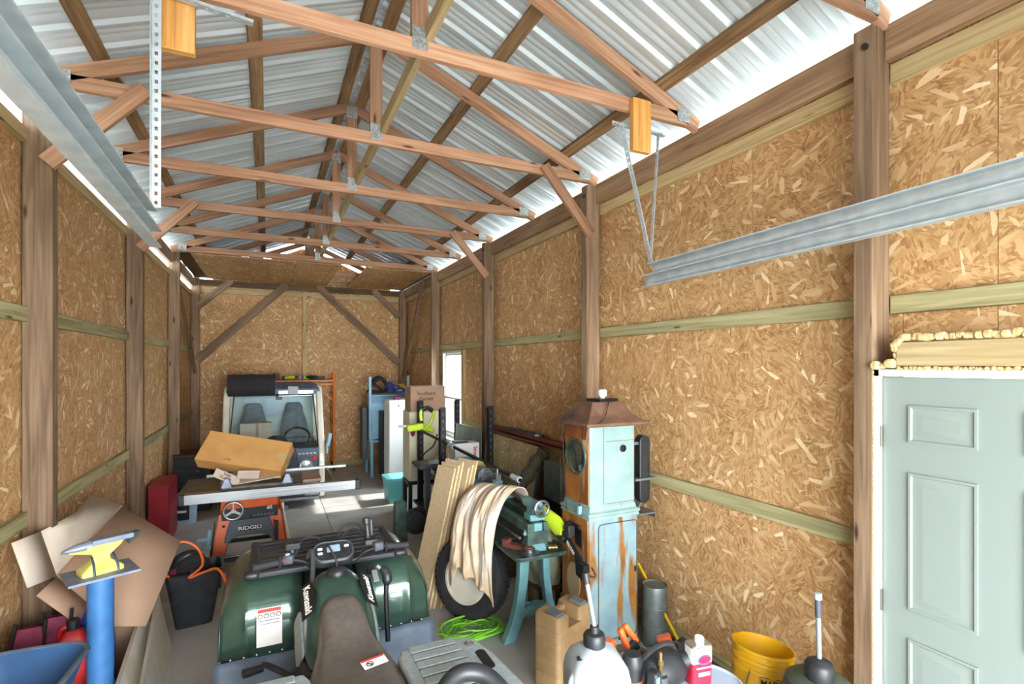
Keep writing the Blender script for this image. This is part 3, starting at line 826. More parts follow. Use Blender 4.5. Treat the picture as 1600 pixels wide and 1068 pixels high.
# rear fender and rack
ob('rear_fender', B().loft([[(-.50, -.70, .62), (.50, -.70, .62), (.50, -.70, .80), (-.50, -.70, .80)], [(-.52, -1.42, .60), (.52, -1.42, .60), (.52, -1.42, .80), (-.52, -1.42, .80)]], True, False), 'atv_green', A, bev=.04, seg=3)
poly = [(-.55, -1.42), (.60, -1.42), (.595, -1.10), (.565, -.80), (.535, -.69), (.50, -.655), (.44, -.64), (.20, -.64), (.175, -.70), (.19, -1.12), (-.19, -1.12), (-.175, -.70), (-.20, -.64), (-.44, -.64), (-.50, -.655), (-.535, -.69), (-.565, -.80), (-.595, -1.10)]
rr = ob('rear_rack', B().prism(poly, .805, .85), 'rack_grey', A, bev=.012, seg=3)
for i in range(9):
    for s in (-1, 1):
        y = -.672-i*.062
        ob('rack_rib', B().b2((s*.235, y-.026, .85), (s*(.44+.006*i), y+.026, .8575)), 'rack_grey', rr, bev=.003, seg=1)
        ob('groove_shade', B().b2((s*.235, y-.036, .8502), (s*(.44+.006*i), y-.026, .8512)), 'rack_black', rr)  # dark strip paints the shade in the gap between ribs
for s in (-1, 1):
    ob('grip_slot', B().prism([(s*(.515+a), b_) for a, b_ in rrect(.045, .15, .02)] if s > 0 else [(s*(.515-a), b_) for a, b_ in rrect(.045, .15, .02)], .846, .8525, Matrix.Translation((0, -.865, 0))), 'label_black', rr)
    for y in (-.725, -1.0, -1.05): ob('rack_bolt', B().lathe([(.022, .85), (.022, .854), (.015, .858), (.001, .858)], 18, Matrix.Translation((s*.495, y, 0))), 'chrome', rr)
for s in (-1, 1): ob('rack_bar', B().tube([(s*p.x, p.y, p.z) for p in cat([(.20, -1.16, .84), (.26, -1.09, .915), (.34, -1.06, .94), (.43, -1.09, .92), (.49, -1.18, .86), (.50, -1.24, .845)])], .033, 12), 'black_plastic', rr)
# wheels
def atv_wheel():
    b = B(); R = .30; w = .12
    pr = [(.15, -w), (.24, -w*1.0), (.285, -w*.85), (.30, -w*.5), (.30, w*.5), (.285, w*.85), (.24, w), (.15, w)]
    M = Matrix.Rotation(PI/2, 4, 'Y')
    b.lathe(pr, 32, M, caps=False)
    for i in range(20):
        a = 2*PI*i/20
        for s in (-1, 1):
            MM = Matrix.Rotation(a+s*.08, 4, 'X')
            b.box((s*.055, 0, .303), (.09, .035, .03), rot=(0, 0, s*.4), M=MM)
    return b
wt = mesh('tire', atv_wheel(), 'rubber')
rim = mesh('wheel_rim', B().lathe([(.001, -.03), (.05, -.03), (.06, -.06), (.13, -.07), (.155, -.11), (.16, .11), (.13, .06), (.001, .05)], 28, Matrix.Rotation(PI/2, 4, 'Y')), 'black_metal')
for x, y in ((-.45, .56), (.45, .56), (-.43, -1.02), (.43, -1.02)):
    w = ob('tire', wt, None, A, loc=(x, y, .318)); ob('wheel_rim', rim, None, w, rot=(0, 0, PI if x < 0 else 0))
# steering
hb_ = ob('handlebar', B().tube(cat([(-.39, .025, 1.075), (-.25, .05, 1.085), (-.16, .07, 1.06), (-.10, .085, 1.02), (.10, .085, 1.02), (.16, .07, 1.06), (.25, .05, 1.085), (.40, .025, 1.085)]), .012, 10), 'black_metal', A)
for s in (-1, 1):
    g = ob('grip', B().cyl((s*.40, .022, 1.08), (s*.275, .048, 1.084), .0185, n=14).torus((s*.275, .048, 1.084), .026, .008, (1, 0, 0), 18, 6).torus((s*.398, .022, 1.08), .017, .005, (1, 0, 0), 18, 6), 'rubber', hb_)
    ob('brake_lever', B().tube(cat([(s*.24, .085, 1.075), (s*.29, .095, 1.07), (s*.36, .078, 1.062), (s*.40, .065, 1.06)]), .007, 8), 'alu', hb_)
    ob('switch_pod', B().box((s*.235, .056, 1.09), (.055, .055, .05), rot=(0, 0, s*.2)), 'dark_plastic', hb_, bev=.01)
ob('brake_reservoir', B().box((-.215, .085, 1.15), (.075, .055, .035), rot=(.1, .05, .2)).cyl((-.215, .08, 1.09), (-.215, .085, 1.14), .016), 'black_plastic', hb_, bev=.005)
ob('button', B().box((-.255, .03, 1.098), (.016, .014, .012)), 'maroon', hb_)
ob('button', B().box((-.238, .045, 1.118), (.02, .014, .012)), 'teal_paint', hb_)
ob('throttle_lever', B().box((.20, .09, 1.11), (.07, .05, .03)).cyl((.19, .11, 1.11), (.185, .13, 1.20), .016, n=10).cyl((.185, .13, 1.20), (.18, .135, 1.235), .021, n=12).cyl((.212, .125, 1.13), (.21, .14, 1.225), .014, n=10), 'black_plastic', hb_, bev=.004)
pod = ob('instrument_pod', B().prism(rrect(.22, .14, .055), -.03, .025, Matrix.Translation((-.005, .075, 1.075)) @ Matrix.Rotation(.55, 4, 'X')), 'black_plastic', hb_, bev=.014, seg=3)
Mp = Matrix.Translation((-.005, .075, 1.075)) @ Matrix.Rotation(.55, 4, 'X')
ob('pod_rim', B().tube([Mp @ Vector((x*.92, y*.88, .0265)) for x, y in rrect(.22, .14, .055)], .004, 6, closed=True), 'dark_plastic', pod)
ob('display', B().prism(rrect(.07, .045, .006), .025, .0275, Mp @ Matrix.Translation((0, .015, 0))), 'screen_blue', pod)
for dx, dy in ((-.07, .02), (-.07, -.01), (.07, .022)): ob('indicator', B().prism(rrect(.024, .014, .004), .025, .0275, Mp @ Matrix.Translation((dx, dy, 0))), 'label_white', pod)
ob('breather_hose', B().tube(cat([(.005, .0, 1.03), (.0, .0, 1.07), (-.02, .02, 1.11), (-.035, .06, 1.13), (-.04, .10, 1.10)]), .005, 8), 'rubber', tk)
for k, pts in enumerate(([(-.20, .07, 1.10), (-.15, .15, 1.16), (-.06, .20, 1.12), (-.02, .22, 1.0)], [(.20, .09, 1.12), (.14, .17, 1.19), (.05, .19, 1.17), (.02, .22, 1.0)], [(.21, .1, 1.11), (.12, .2, 1.16), (.03, .24, 1.08), (.03, .25, .97)], [(-.14, .06, 1.08), (-.12, .05, 1.12), (-.115, .03, 1.05), (-.12, .02, .96), (-.13, .03, .92)])):
    ob('cable', B().tube(cat(pts), .006 if k < 3 else .013, 8), 'rubber', hb_)
ob('key_switch', B().cyl((.185, .03, .96), (.18, .01, .995), .022, n=14).cyl((.18, .01, .995), (.178, .005, 1.01), .008), 'black_metal', A)
ob('choke_plate', B().box((.205, -.03, .955), (.03, .004, .07), rot=(-.9, 0, .1)), 'alu', A, bev=.0015)
sh = ob('shift_lever', B().tube(cat([(.265, -.07, .60), (.262, -.055, .72), (.262, -.035, .83), (.268, -.02, .92)]), [.014]*6+[.013]*6+[.014]*7, 10), 'black_metal', A)
ob('shift_knob', B().tube(cat([(.268, -.025, .89), (.272, -.015, .93), (.262, .0, .96), (.245, .015, .972)]), [.014, .018, .022, .026, .028, .028, .028, .028, .028, .026, .025, .024, .024, .023, .022, .021, .02, .018, .016], 12), 'black_plastic', sh)
ob('knob_button', B().cyl((.243, .016, .972), (.225, .028, .985), .012), 'alu', sh)

# ------------------------------------------------------------------ table saw
T = thing('table_saw', 'orange legged table saw with long silver fence rails', 'table saw', (0, 5.64, 0), -.01)
ob('table_top', B().b2((-.40, .05, .875), (.33, .73, .91)), 'cast_iron', T, bev=.006)
ob('side_wing', B().b2((-.76, .05, .875), (-.405, .73, .908)), 'khaki', T, bev=.005)
ob('side_wing', B().b2((.335, .20, .88), (.52, .70, .91)), 'cardboard_old', T, bev=.005)
P = [(-.035, -.045), (.028, -.045), (.028, -.01), (.018, -.004), (.028, .004), (.028, .045), (-.035, .045)]
fr_ = ob('front_rail', B().loft([[(x, p[0]+.0, .86+p[1]) for p in P] for x in (-.70, .84)], True, False).b2((-.70, -.045, .835), (.84, -.035, .84)).b2((-.70, -.045, .872), (.84, -.035, .877)), 'alu', T)
for x in (-.725, .862): ob('end_cap', B().box((x, 0, .86), (.05, .09, .10)), 'black_plastic', fr_, bev=.008)
ob('rear_rail', B().b2((-.60, .755, .905), (.84, .79, .935)), 'alu', T, bev=.003)
ob('rail_brace', B().beam((.62, .75, .91), (.66, .06, .86), .02, .02), 'alu', T)
ob('rip_fence', B().b2((-.40, .02, .911), (.22, .12, .945)).b2((-.42, .10, .911), (-.34, .30, .99)).b2((.15, .03, .911), (.24, .16, .985)), 'cast_iron', T, bev=.01)
for x in (-.36, .18): ob('fence_lever', B().loft([[(x-.05, .01, .93), (x+.05, .01, .93), (x+.05, .09, .93), (x-.05, .09, .93)], [(x-.015, .03, 1.02), (x+.02, .03, 1.02), (x+.02, .07, 1.02), (x-.015, .07, 1.02)]], True, False), 'anvil_grey', T, bev=.006)
cab = ob('cabinet', B().loft([[(-.42, .10, .60), (.09, .10, .60), (.09, .62, .60), (-.42, .62, .60)], [(-.41, .09, .87), (.10, .09, .87), (.10, .63, .87), (-.41, .63, .87)]], True, False), 'orange_paint', T, bev=.01)
ob('control_panel', B().box((-.155, .088, .65), (.50, .012, .11)), 'black_plastic', cab, bev=.006)
arc = [(-.02+.36*math.cos(a), .96+.36*math.sin(a)) for a in [PI*1.14+PI*.72*i/14 for i in range(15)]]
arc2 = [(-.02+.30*math.cos(a), .96+.30*math.sin(a)) for a in [PI*1.14+PI*.72*i/14 for i in range(14, -1, -1)]]
Mx = Matrix.Translation((0, .098, -.03)) @ Matrix.Rotation(PI/2, 4, 'X')
ob('bevel_scale', B().prism([(x*.65, z*.65+.18) for x, z in arc+arc2], 0, .012, Mx), 'saw_grey', cab)
text('panel_number', '#2', .045, 'label_white', cab, (.02, .079, .69), (PI/2, 0, 0))
for i in range(6): ob('panel_icon', B().box((-.12+i*.033, .081, .625), (.024, .004, .022)), 'saw_grey', cab)
hw = ob('hand_wheel', B().torus((-.30, .03, .70), .082, .012, (0, 1, 0), 36, 10).cyl((-.30, .085, .70), (-.30, .02, .70), .02, n=14), 'alu', T)
for k in range(3):
    a = PI/2+k*2*PI/3; ob('spoke', B().beam((-.30, .03, .70), (-.30+.08*math.cos(a), .03, .70+.08*math.sin(a)), .012, .022), 'alu', hw)
def leg(sx, sy):
    x0, x1 = (-.43, -.30) if sx < 0 else (-.01, .12); xb0, xb1 = (-.53, -.41) if sx < 0 else (.12, .24)
    y0, y1 = (.09, .13) if sy < 0 else (.58, .62); d = -.08 if sy < 0 else .08
    b = B()
    # an angle-section leg: front plate and side plate
    b.loft([[(xb0, y0+d, 0), (xb1-.02, y0+d, 0), (xb1-.02, y0+d+.012, 0), (xb0, y0+d+.012, 0)], [(x0, y0, .66), (x1, y0, .66), (x1, y0+.012, .66), (x0, y0+.012, .66)]], True, False)
    xo, xo2 = (xb0, x0) if sx < 0 else (xb1-.02, x1)
    q = .05 if sy < 0 else -.05
    b.loft([[(xo, y0+d, 0), (xo+.012*-sx, y0+d, 0), (xo+.012*-sx, y0+d+q, 0), (xo, y0+d+q, 0)], [(xo2, y0, .66), (xo2-.012*sx, y0, .66), (xo2-.012*sx, y0+q, .66), (xo2, y0+q, .66)]], True, False)
    return b
for sx in (-1, 1):
    for sy in (-1, 1):
        l = ob('leg', leg(sx, sy), 'orange_paint', T, bev=.003, seg=1)
        if sy < 0:
            for z, xx in ((.55, -.385 if sx < 0 else .065), (.28, -.43 if sx < 0 else .12)):
                ob('leg_bolt', B().lathe([(.014, 0), (.014, .006), (.008, .012), (.001, .012)], 12, Matrix.Translation((xx, .085-.08*(1-z/.66), z)) @ Matrix.Rotation(PI/2, 4, 'X')), 'chrome', l)
Mx = Matrix.Translation((0, .075, 0)) @ Matrix.Rotation(PI/2, 4, 'X')
poly = [(-.33, .60), (.02, .60), (.05, .50), (.075, .40), (.10, .28), (.065, .28), (.035, .38), (.0, .425), (-.06, .44), (-.25, .44), (-.31, .425), (-.345, .38), (-.375, .28), (-.41, .28), (-.385, .40), (-.36, .50)]
cb = ob('cross_brace', B().prism(poly, -.012, .018, Mx), 'saw_grey', T, bev=.008)
ob('name_plate', B().box((-.155, .055, .515), (.19, .006, .05)), 'black_plastic', cb)
text('maker_name', 'RIDGID', .05, 'label_white', cb, (-.155, .0505, .515), (PI/2, 0, 0), sx=1.25)
ob('cross_rib', B().box((-.155, .06, .565), (.36, .02, .015)).box((-.155, .06, .46), (.38, .02, .012)), 'saw_grey', cb)
for y in (.045, .66): ob('stringer', B().b2((-.48, y, .20), (.16, y+.015, .24)), 'black_metal', T)
ob('pedal_bar', B().cyl((-.46, .0, .10), (.2, .0, .13), .014).cyl((-.45, .62, .07), (.19, .62, .07), .012), 'steel', T)
ob('motor', B().cyl((-.2, .70, .66), (.12, .70, .66), .085, n=20).b2((-.1, .60, .6), (.02, .72, .72)), 'black_metal', T)
ob('wheel', B().cyl((-.46, -.02, .05), (-.40, -.02, .05), .05, n=18), 'black_plastic', T)
ob('push_stick', B().b2((.06, .03, .27), (.10, .055, .56)), 'black_plastic', T, bev=.006)
ob('power_cord', B().tube(cat([(-.455, .02, .60), (-.47, .03, .45), (-.485, .0, .28), (-.50, -.02, .18)]), .006, 6), 'rubber', T)
ob('belt_strap', B().beam((.135, .07, .72), (.235, .0, .22), .006, .012).beam((.145, .10, .72), (.20, .10, .22), .006, .012), 'cream', T)
cl = thing('bar_clamp', 'small pale blue clamp hanging at the saw leg', 'clamp', (-.50, 5.60, .40))
ob('jaw', B().box((0, 0, .09), (.03, .02, .15), rot=(0, .12, 0)).box((-.05, 0, .08), (.09, .018, .03)).box((-.02, 0, 0), (.08, .02, .035)), 'light_blue', cl, bev=.004)
ob('bar', B().box((.028, 0, .05), (.006, .016, .40), rot=(0, .12, 0)), 'black_metal', cl)

# parcels on the saw
bx = thing('cardboard_box', 'long tan cardboard box tilted on top of the table saw', 'box', (-.20, 6.03, 1.185), rot=(.80, .17, -.34))
ob('carton', B().box((0, 0, 0), (.84, .36, .15)), 'cardboard', bx, bev=.004)
ob('end_tape', B().box((.421, 0, 0), (.004, .06, .152)).box((.38, 0, .0755), (.08, .06, .002)), 'tape', bx)
ob('flap_seam', B().box((.422, 0, 0), (.003, .004, .148)), 'cardboard_old', bx)
text('side_mark', 'A 3.00', .025, 'khaki', bx, (-.12, -.13, .0765), (0, 0, 0))
b2_ = thing('torn_carton', 'flattened carton scraps with printed tag beneath the tilted box', 'cardboard', (-.20, 5.80, .945))
ob('sheet', B().box((.10, .05, .03), (.42, .22, .008), rot=(.12, -.08, .1)), 'cardboard_pale', b2_)
ob('flap', B().box((.03, -.06, .085), (.20, .012, .10), rot=(.5, .1, .1)), 'cardboard_pale', b2_, bev=.02)
tg = ob('tag', B().box((-.16, -.05, .075), (.24, .01, .09), rot=(-.6, .52, .1)), 'cardboard_pale', b2_)
text('print', 'THIS\nCLAMP', .035, 'label_black', tg, (-.165, -.059, .082), basis((.85, .08, -.5), (.1, -.8, .55)))

# ------------------------------------------------------------------ old fuel pump
G = thing('fuel_pump', 'antique pale blue fuel pump with rusty hipped roof', 'fuel pump', (2.30, 3.27, 0))
ob('plinth', B().box((0, 0, .03), (.46, .40, .06)), 'pump_dark', G, bev=.008)
lo = ob('cabinet', B().box((0, 0, .53), (.44, .38, .96)), 'pump_blue', G, bev=.015, seg=3)
ob('rust_panel', B().box((-.2215, 0, .53), (.006, .35, .94)), 'pump_rust_face', lo, bev=.002)
for y, z, h in ((-.055, .85, .15), (-.06, .64, .19)):
    ob('nozzle_slot', B().prism([(y-.045, z-h/2), (y+.035, z-h/2+.02), (y+.045, z+h/2), (y-.045, z+h/2-.015)], 0, .004, Matrix(((0, 0, -1, -.2245), (1, 0, 0, 0), (0, 1, 0, 0), (0, 0, 0, 1)))), 'label_black', lo)
ob('pale_patch', B().prism([(.09*math.cos(a)+.01, .14*math.sin(a)+.50) for a in [2*PI*i/24 for i in range(24)]], 0, .003, Matrix(((0, 0, -1, -.2246), (1, 0, 0, 0), (0, 1, 0, 0), (0, 0, 0, 1)))), 'tape', lo)
M = Matrix.Translation((0, -.19, 0)) @ Matrix.Rotation(PI/2, 4, 'X')
dp = ob('service_door', B().prism(rrect(.34, .84, .03), -.002, .006, Matrix.Translation((.03, 0, .54)) @ M), 'pump_blue', lo, bev=.004)
ob('door_seam', B().tube([(.03+x*1.0, -.1955, .54+z) for x, z in rrect(.345, .85, .03)], .0028, 5, closed=True), 'pump_dark', lo)
ob('door_latch', B().box((.185, -.2, .60), (.014, .01, .04)), 'black_metal', lo, bev=.003)
ob('vent_hole', B().prism([(0, 0), (.09, 0), (.09, .05), (.06, .065), (.02, .04)], .0, .004, Matrix.Translation((.03, -.0065, .10)) @ M), 'label_black', lo)
ob('moulding', B().loft([[(sx*(.228-.02*k), sy*(.198-.02*k), 1.0+z) for sx, sy in ((-1, -1), (1, -1), (1, 1), (-1, 1))] for k, z in ((0, .0), (.3, .02), (-.2, .03), (-.1, .045), (.9, .055), (1.2, .09))], True, False), 'pump_head_blue', G, bev=.004)
hd = ob('head', B().box((0, 0, 1.38), (.405, .345, .60)), 'pump_head_blue', G, bev=.015, seg=3)
ob('dial_panel', B().box((-.2045, 0, 1.34), (.006, .315, .48)), 'pump_rust_face', hd, bev=.002)
ob('dial_hood', B().loft([[(-.205, -.16, 1.60), (-.205, .16, 1.60), (-.205, .16, 1.66), (-.205, -.16, 1.66)], [(-.225, -.15, 1.575), (-.225, .15, 1.575), (-.21, .15, 1.66), (-.21, -.15, 1.66)]], True, False), 'pump_rust', hd, bev=.004)
Rx = Matrix.Translation((-.208, 0.0, 1.44)) @ Matrix.Rotation(-PI/2, 4, 'Y')
dl = ob('dial', B().lathe([(.128, 0), (.128, .004), (.001, .004)], 40, Rx), 'dial_face', hd)
ob('dial_ring', B().torus((-.214, 0, 1.44), .13, .009, (1, 0, 0), 40, 8), 'teal_dark', dl)
for k in range(12):
    a = 2*PI*k/12
    text('numeral', str((12-k) % 12 or 12), .026, 'label_black', dl, (-.2125, .095*math.sin(a), 1.44+.095*math.cos(a)), basis((0, -1, 0), (-1, 0, 0)))
for a, L in ((.6, .085), (2.6, .06)): ob('hand', B().beam((-.214, 0, 1.44), (-.214, L*math.sin(a), 1.44+L*math.cos(a)), .003, .008), 'label_black', dl)
ob('dial_glass', B().lathe([(.126, .012), (.10, .016), (.001, .018)], 36, Rx), 'dial_glass', dl)
for z in (1.56, 1.105): ob('head_seam', B().b2((-.06, -.175, z-.003), (.195, -.1725, z)), 'pump_dark', hd)
ob('head_seam', B().b2((-.085, -.175, 1.10), (-.082, -.1725, 1.66)), 'pump_dark', hd)
ob('lock', B().lathe([(.028, 0), (.028, .006), (.02, .008), (.018, .002), (.001, .002)], 20, Matrix.Translation((.09, -.172, 1.50)) @ Matrix.Rotation(PI/2, 4, 'X')), 'black_metal', hd)
rf = ob('roof', B().loft([[(sx*a, sy*(a-.03), z) for sx, sy in ((-1, -1), (1, -1), (1, 1), (-1, 1))] for a, z in ((.27, 1.675), (.275, 1.69), (.275, 1.70), (.235, 1.72), (.185, 1.76), (.15, 1.81), (.13, 1.845))], True, False), 'pump_roof', G, bev=.006)
ob('roof_plate', B().box((.02, -.01, 1.855), (.20, .14, .02), rot=(0, 0, .2)), 'black_metal', rf)
ob('lamp_socket', B().lathe([(.02, 1.86), (.02, 1.875), (.032, 1.88), (.034, 1.915), (.028, 1.93), (.001, 1.932)], 20, Matrix.Translation((.03, .0, 0))), 'bulb_white', rf)
for p in ([(.05, -.05, 1.86), (-.02, -.14, 1.82), (-.14, -.235, 1.715), (-.262, -.20, 1.69), (-.225, -.11, 1.60), (-.222, -.09, 1.40)], [(-.02, .02, 1.86), (-.14, .05, 1.81), (-.275, .06, 1.70), (-.29, .06, 1.6), (-.26, .07, 1.2), (-.25, .07, 1.02)]):
    ob('hanging_wire', B().tube(cat(p, 5), .003, 6), 'rubber', G)
ob('wire_plug', B().box((-.236, -.085, 1.37), (.03, .03, .05)), 'black_plastic', G, bev=.004)
ob('wire_plug', B().box((-.24, -.09, 1.06), (.03, .03, .06)), 'light_blue', G, bev=.004)
ob('hanging_wire', B().tube([(-.232, -.09, 1.36), (-.238, -.09, 1.08)], .003, 6), 'rubber', G)
nb = ob('nozzle_boot', B().prism(rrect(.10, .52, .05), -.035, .035, Matrix.Translation((.315, -.12, 1.32)) @ Matrix.Rotation(PI/2, 4, 'X')), 'black_plastic', G, bev=.012)
ob('boot_bracket', B().box((.31, -.12, 1.25), (.20, .11, .016)), 'galv_old', nb); ob('boot_pin', B().box((.255, -.12, 1.52), (.11, .03, .02)), 'galv_old', nb)
ob('nozzle_shelf', B().box((.31, -.10, .985), (.19, .15, .012)).box((.25, -.10, 1.03), (.012, .12, .09), rot=(0, .4, 0)).box((.40, -.10, .965), (.01, .15, .04)), 'galv_old', G)
ob('crank_arm', B().box((-.25, .03, .90), (.05, .04, .09)).cyl((-.235, -.01, .93), (-.235, -.09, .93), .014).cyl((-.25, -.03, .93), (-.25, -.03, .86), .01), 'black_metal', G, bev=.004)

# ------------------------------------------------------------------ metal lathe
Lt = thing('metal_lathe', 'teal metal lathe on cast stands behind the fuel pump', 'lathe', (1.88, 3.56, 0))
def stand(y):
    out = [(-.13, .66), (.13, .66), (.135, .45), (.16, .28), (.20, .14), (.27, 0), (.17, 0), (.13, .12), (.11, .17), (-.11, .17), (-.13, .12), (-.17, 0), (-.27, 0), (-.20, .14), (-.16, .28), (-.135, .45)]
    inn = [(-.05, .615), (.07, .615), (.075, .45), (.095, .30), (.10, .255), (.09, .25), (.06, .25), (.04, .25), (.02, .25), (-.02, .25), (-.04, .25), (-.06, .25), (-.085, .25), (-.09, .26), (-.085, .30), (-.06, .45)]
    return B().frame(out, inn, -.035, .035, Matrix.Translation((0, y, 0)) @ Matrix.Rotation(PI/2, 4, 'X'))
for y in (0, 1.42): ob('stand', stand(y), 'teal_paint', Lt, bev=.01, seg=2)
tp = [(x, y+.04) for x, y in rrect(.45, .44, .06)]
ob('chip_tray', B().prism(tp, .665, .68).tube([(x, y, .685) for x, y in tp], .012, 6, closed=True), 'teal_dark', Lt)
ob('chip_tray', B().b2((-.18, .28, .665), (.22, 1.65, .685)), 'teal_dark', Lt, bev=.01)
bed = ob('bed', B().b2((-.10, -.10, .84), (-.04, 1.60, .91)).b2((.04, -.10, .84), (.10, 1.60, .91)).b2((-.09, -.08, .70), (.09, 0, .84)).b2((-.09, 1.4, .70), (.09, 1.5, .84)), 'teal_dark', Lt, bev=.006)
tsk = ob('tailstock', B().loft([[(-.075, -.09, .685), (.075, -.09, .685), (.075, .07, .685), (-.075, .07, .685)], [(-.05, -.07, .80), (.05, -.07, .80), (.05, .05, .80), (-.05, .05, .80)], [(-.055, -.075, .90), (.055, -.075, .90), (.055, .05, .90), (-.055, .05, .90)]], True, False).box((.0, -.02, .945), (.13, .12, .05)).cyl((.0, -.10, 1.03), (0, .12, 1.03), .042, n=18).box((0, 0, .985), (.07, .10, .05)), 'teal_paint', Lt, bev=.008)
ob('handwheel', B().torus((0, -.14, 1.03), .058, .011, (0, 1, 0), 30, 8).cyl((0, -.15, 1.03), (0, -.10, 1.03), .014), 'steel', tsk)
for k in range(4):
    a = PI/4+k*PI/2; ob('spoke', B().beam((0, -.14, 1.03), (.055*math.cos(a), -.14, 1.03+.055*math.sin(a)), .008, .012), 'steel', tsk)
ob('quill', B().cyl((0, .12, 1.03), (0, .26, 1.03), .022, n=14).cyl((0, .26, 1.03), (0, .32, 1.03), .02, .003, n=12), 'steel', tsk)
ob('clamp_lever', B().beam((-.06, -.05, .89), (-.11, -.06, .82), .015, .03), 'teal_paint', tsk, bev=.004)
hs = ob('headstock', B().box((0, 1.28, .98), (.22, .36, .16)).box((0, 1.12, 1.04), (.18, .05, .14)).box((0, 1.44, 1.04), (.18, .05, .14)), 'teal_paint', Lt, bev=.015)
for y, r in ((1.19, .085), (1.24, .072), (1.29, .06), (1.34, .05)): ob('step_pulley', B().lathe([(r, -.02), (r-.012, -.005), (r-.012, .005), (r, .02)], 28, Matrix.Translation((0, y, 1.09)) @ Matrix.Rotation(PI/2, 4, 'X')), 'brass' if r > .08 else 'steel', hs)
ob('chuck', B().cyl((0, .98, 1.06), (0, 1.09, 1.06), .075, n=24).box((0, .96, 1.10), (.03, .04, .05)).box((.04, .96, 1.04), (.04, .04, .03)).box((-.04, .96, 1.04), (.04, .04, .03)), 'steel', hs)
ob('gear_guard', B().box((-.02, 1.55, .98), (.24, .10, .34)), 'teal_paint', Lt, bev=.03, seg=3)
crr = ob('carriage', B().box((-.02, .75, .935), (.34, .20, .05)).box((-.17, .75, .85), (.05, .22, .16)).box((.0, .75, .99), (.12, .18, .07)).box((.02, .74, 1.04), (.08, .08, .06)), 'teal_paint', Lt, bev=.01)
for p, q, r in (((-.19, .70, .86), (-.25, .70, .86), .05), ((-.19, .80, .80), (-.22, .80, .80), .025), ((-.16, .74, .97), (-.24, .74, .97), .03), ((.0, .62, 1.0), (.0, .55, 1.0), .028)):
    ob('crank', B().cyl(p, q, .01, n=10).cyl(q, Vector(q)+(Vector(q)-Vector(p)).normalized()*.012, r, n=20), 'steel', crr)
ob('tool_post', B().box((.02, .74, 1.09), (.05, .05, .06)).cyl((.02, .74, 1.12), (.02, .74, 1.17), .012).beam((.02, .74, 1.16), (-.06, .70, 1.19), .012, .012), 'steel', crr)
ob('lead_screw', B().cyl((-.14, -.05, .80), (-.14, 1.5, .80), .011, n=10), 'steel', Lt)
mtr = ob('motor', B().cyl((.20, 1.15, .95), (.20, 1.45, .95), .10, n=22).box((.20, 1.3, .82), (.12, .2, .12)), 'teal_dark', Lt)
ob('yellow_guard', B().box((.13, .80, 1.02), (.012, .55, .10), rot=(0, .5, -.06)), 'khaki', Lt)
gp = thing('gear_wheel', 'grey toothed gear lying on the lathe tray', 'gear', (1.80, 3.47, .682))
b = B().lathe([(.001, 0), (.072, 0), (.072, .018), (.045, .022), (.045, .045), (.03, .055), (.012, .055), (.012, .03), (.001, .03)], 32)
for i in range(32):
    a = 2*PI*i/32; b.box((.076*math.cos(a), .076*math.sin(a), .009), (.012, .008, .016), rot=(0, 0, a))
ob('gear', b, 'steel', gp); ob('hub_rust', B().lathe([(.034, .046), (.034, .056), (.014, .058)], 20), 'channel_red', gp)
rb = thing('steel_bracket', 'rusty flat steel bracket beside the gear', 'bracket', (1.75, 3.62, .682), .5)
ob('flat_bar', B().box((0, 0, .02), (.06, .22, .035)).box((0, .08, .05), (.07, .05, .03)), 'channel_red', rb, bev=.004)
br = thing('brass_bushing', 'ridged brass bushing on the lathe tray edge', 'bushing', (2.0, 3.47, .703), rot=(PI/2, 0, 1.3))
ob('sleeve', B().lathe([(.018, -.035), (.022, -.033), (.022, -.015), (.018, -.013), (.018, -.008), (.022, -.006), (.022, .012), (.018, .014), (.018, .02), (.022, .022), (.022, .035), (.012, .035)], 20), 'brass', br)

# towel thrown over the lathe bed
TL_ = cat([(1.97, 4.40, .93), (1.86, 4.42, 1.0), (1.73, 4.40, 1.03), (1.58, 4.34, .95), (1.47, 4.25, .80), (1.40, 4.15, .62), (1.36, 4.08, .46), (1.34, 4.03, .37)], 8)
TR_ = cat([(2.04, 3.93, .95), (1.97, 3.88, 1.07), (1.87, 3.84, 1.09), (1.76, 3.80, 1.02), (1.66, 3.76, .86), (1.62, 3.74, .66), (1.60, 3.73, .46), (1.59, 3.72, .26)], 8)
def towel(u, v):
    n = len(TL_)-1; t = v*n; i = min(int(t), n-1); f = t-i
    a = TL_[i].lerp(TL_[i+1], f); c = TR_[i].lerp(TR_[i+1], f)
    p = a.lerp(c, u)
    nrm = Vector((-.75, -.55, .35))
    fold = .085*mnoise.noise(Vector((u*4.2+v*.9, v*1.3, 1.7)))*(.4+.6*v)+.045*mnoise.noise(Vector((u*9-v*1.5, v*2.6, 5)))+.014*mnoise.noise(Vector((u*22, v*9, 9)))
    hem = .22*mnoise.noise(Vector((u*4, 3.3, .5)))*max(0, v-.5)/.5
    bulge = .05*math.sin(PI*u)*math.sin(PI*v)
    return p+nrm*(fold+bulge)+Vector((0, 0, hem))
tw = thing('towel', 'crumpled off-white towel hanging over the lathe bed', 'towel', (0, 0, 0))
ob('cloth', B().grid(towel, 70, 50), 'towel', tw, solid=.010)

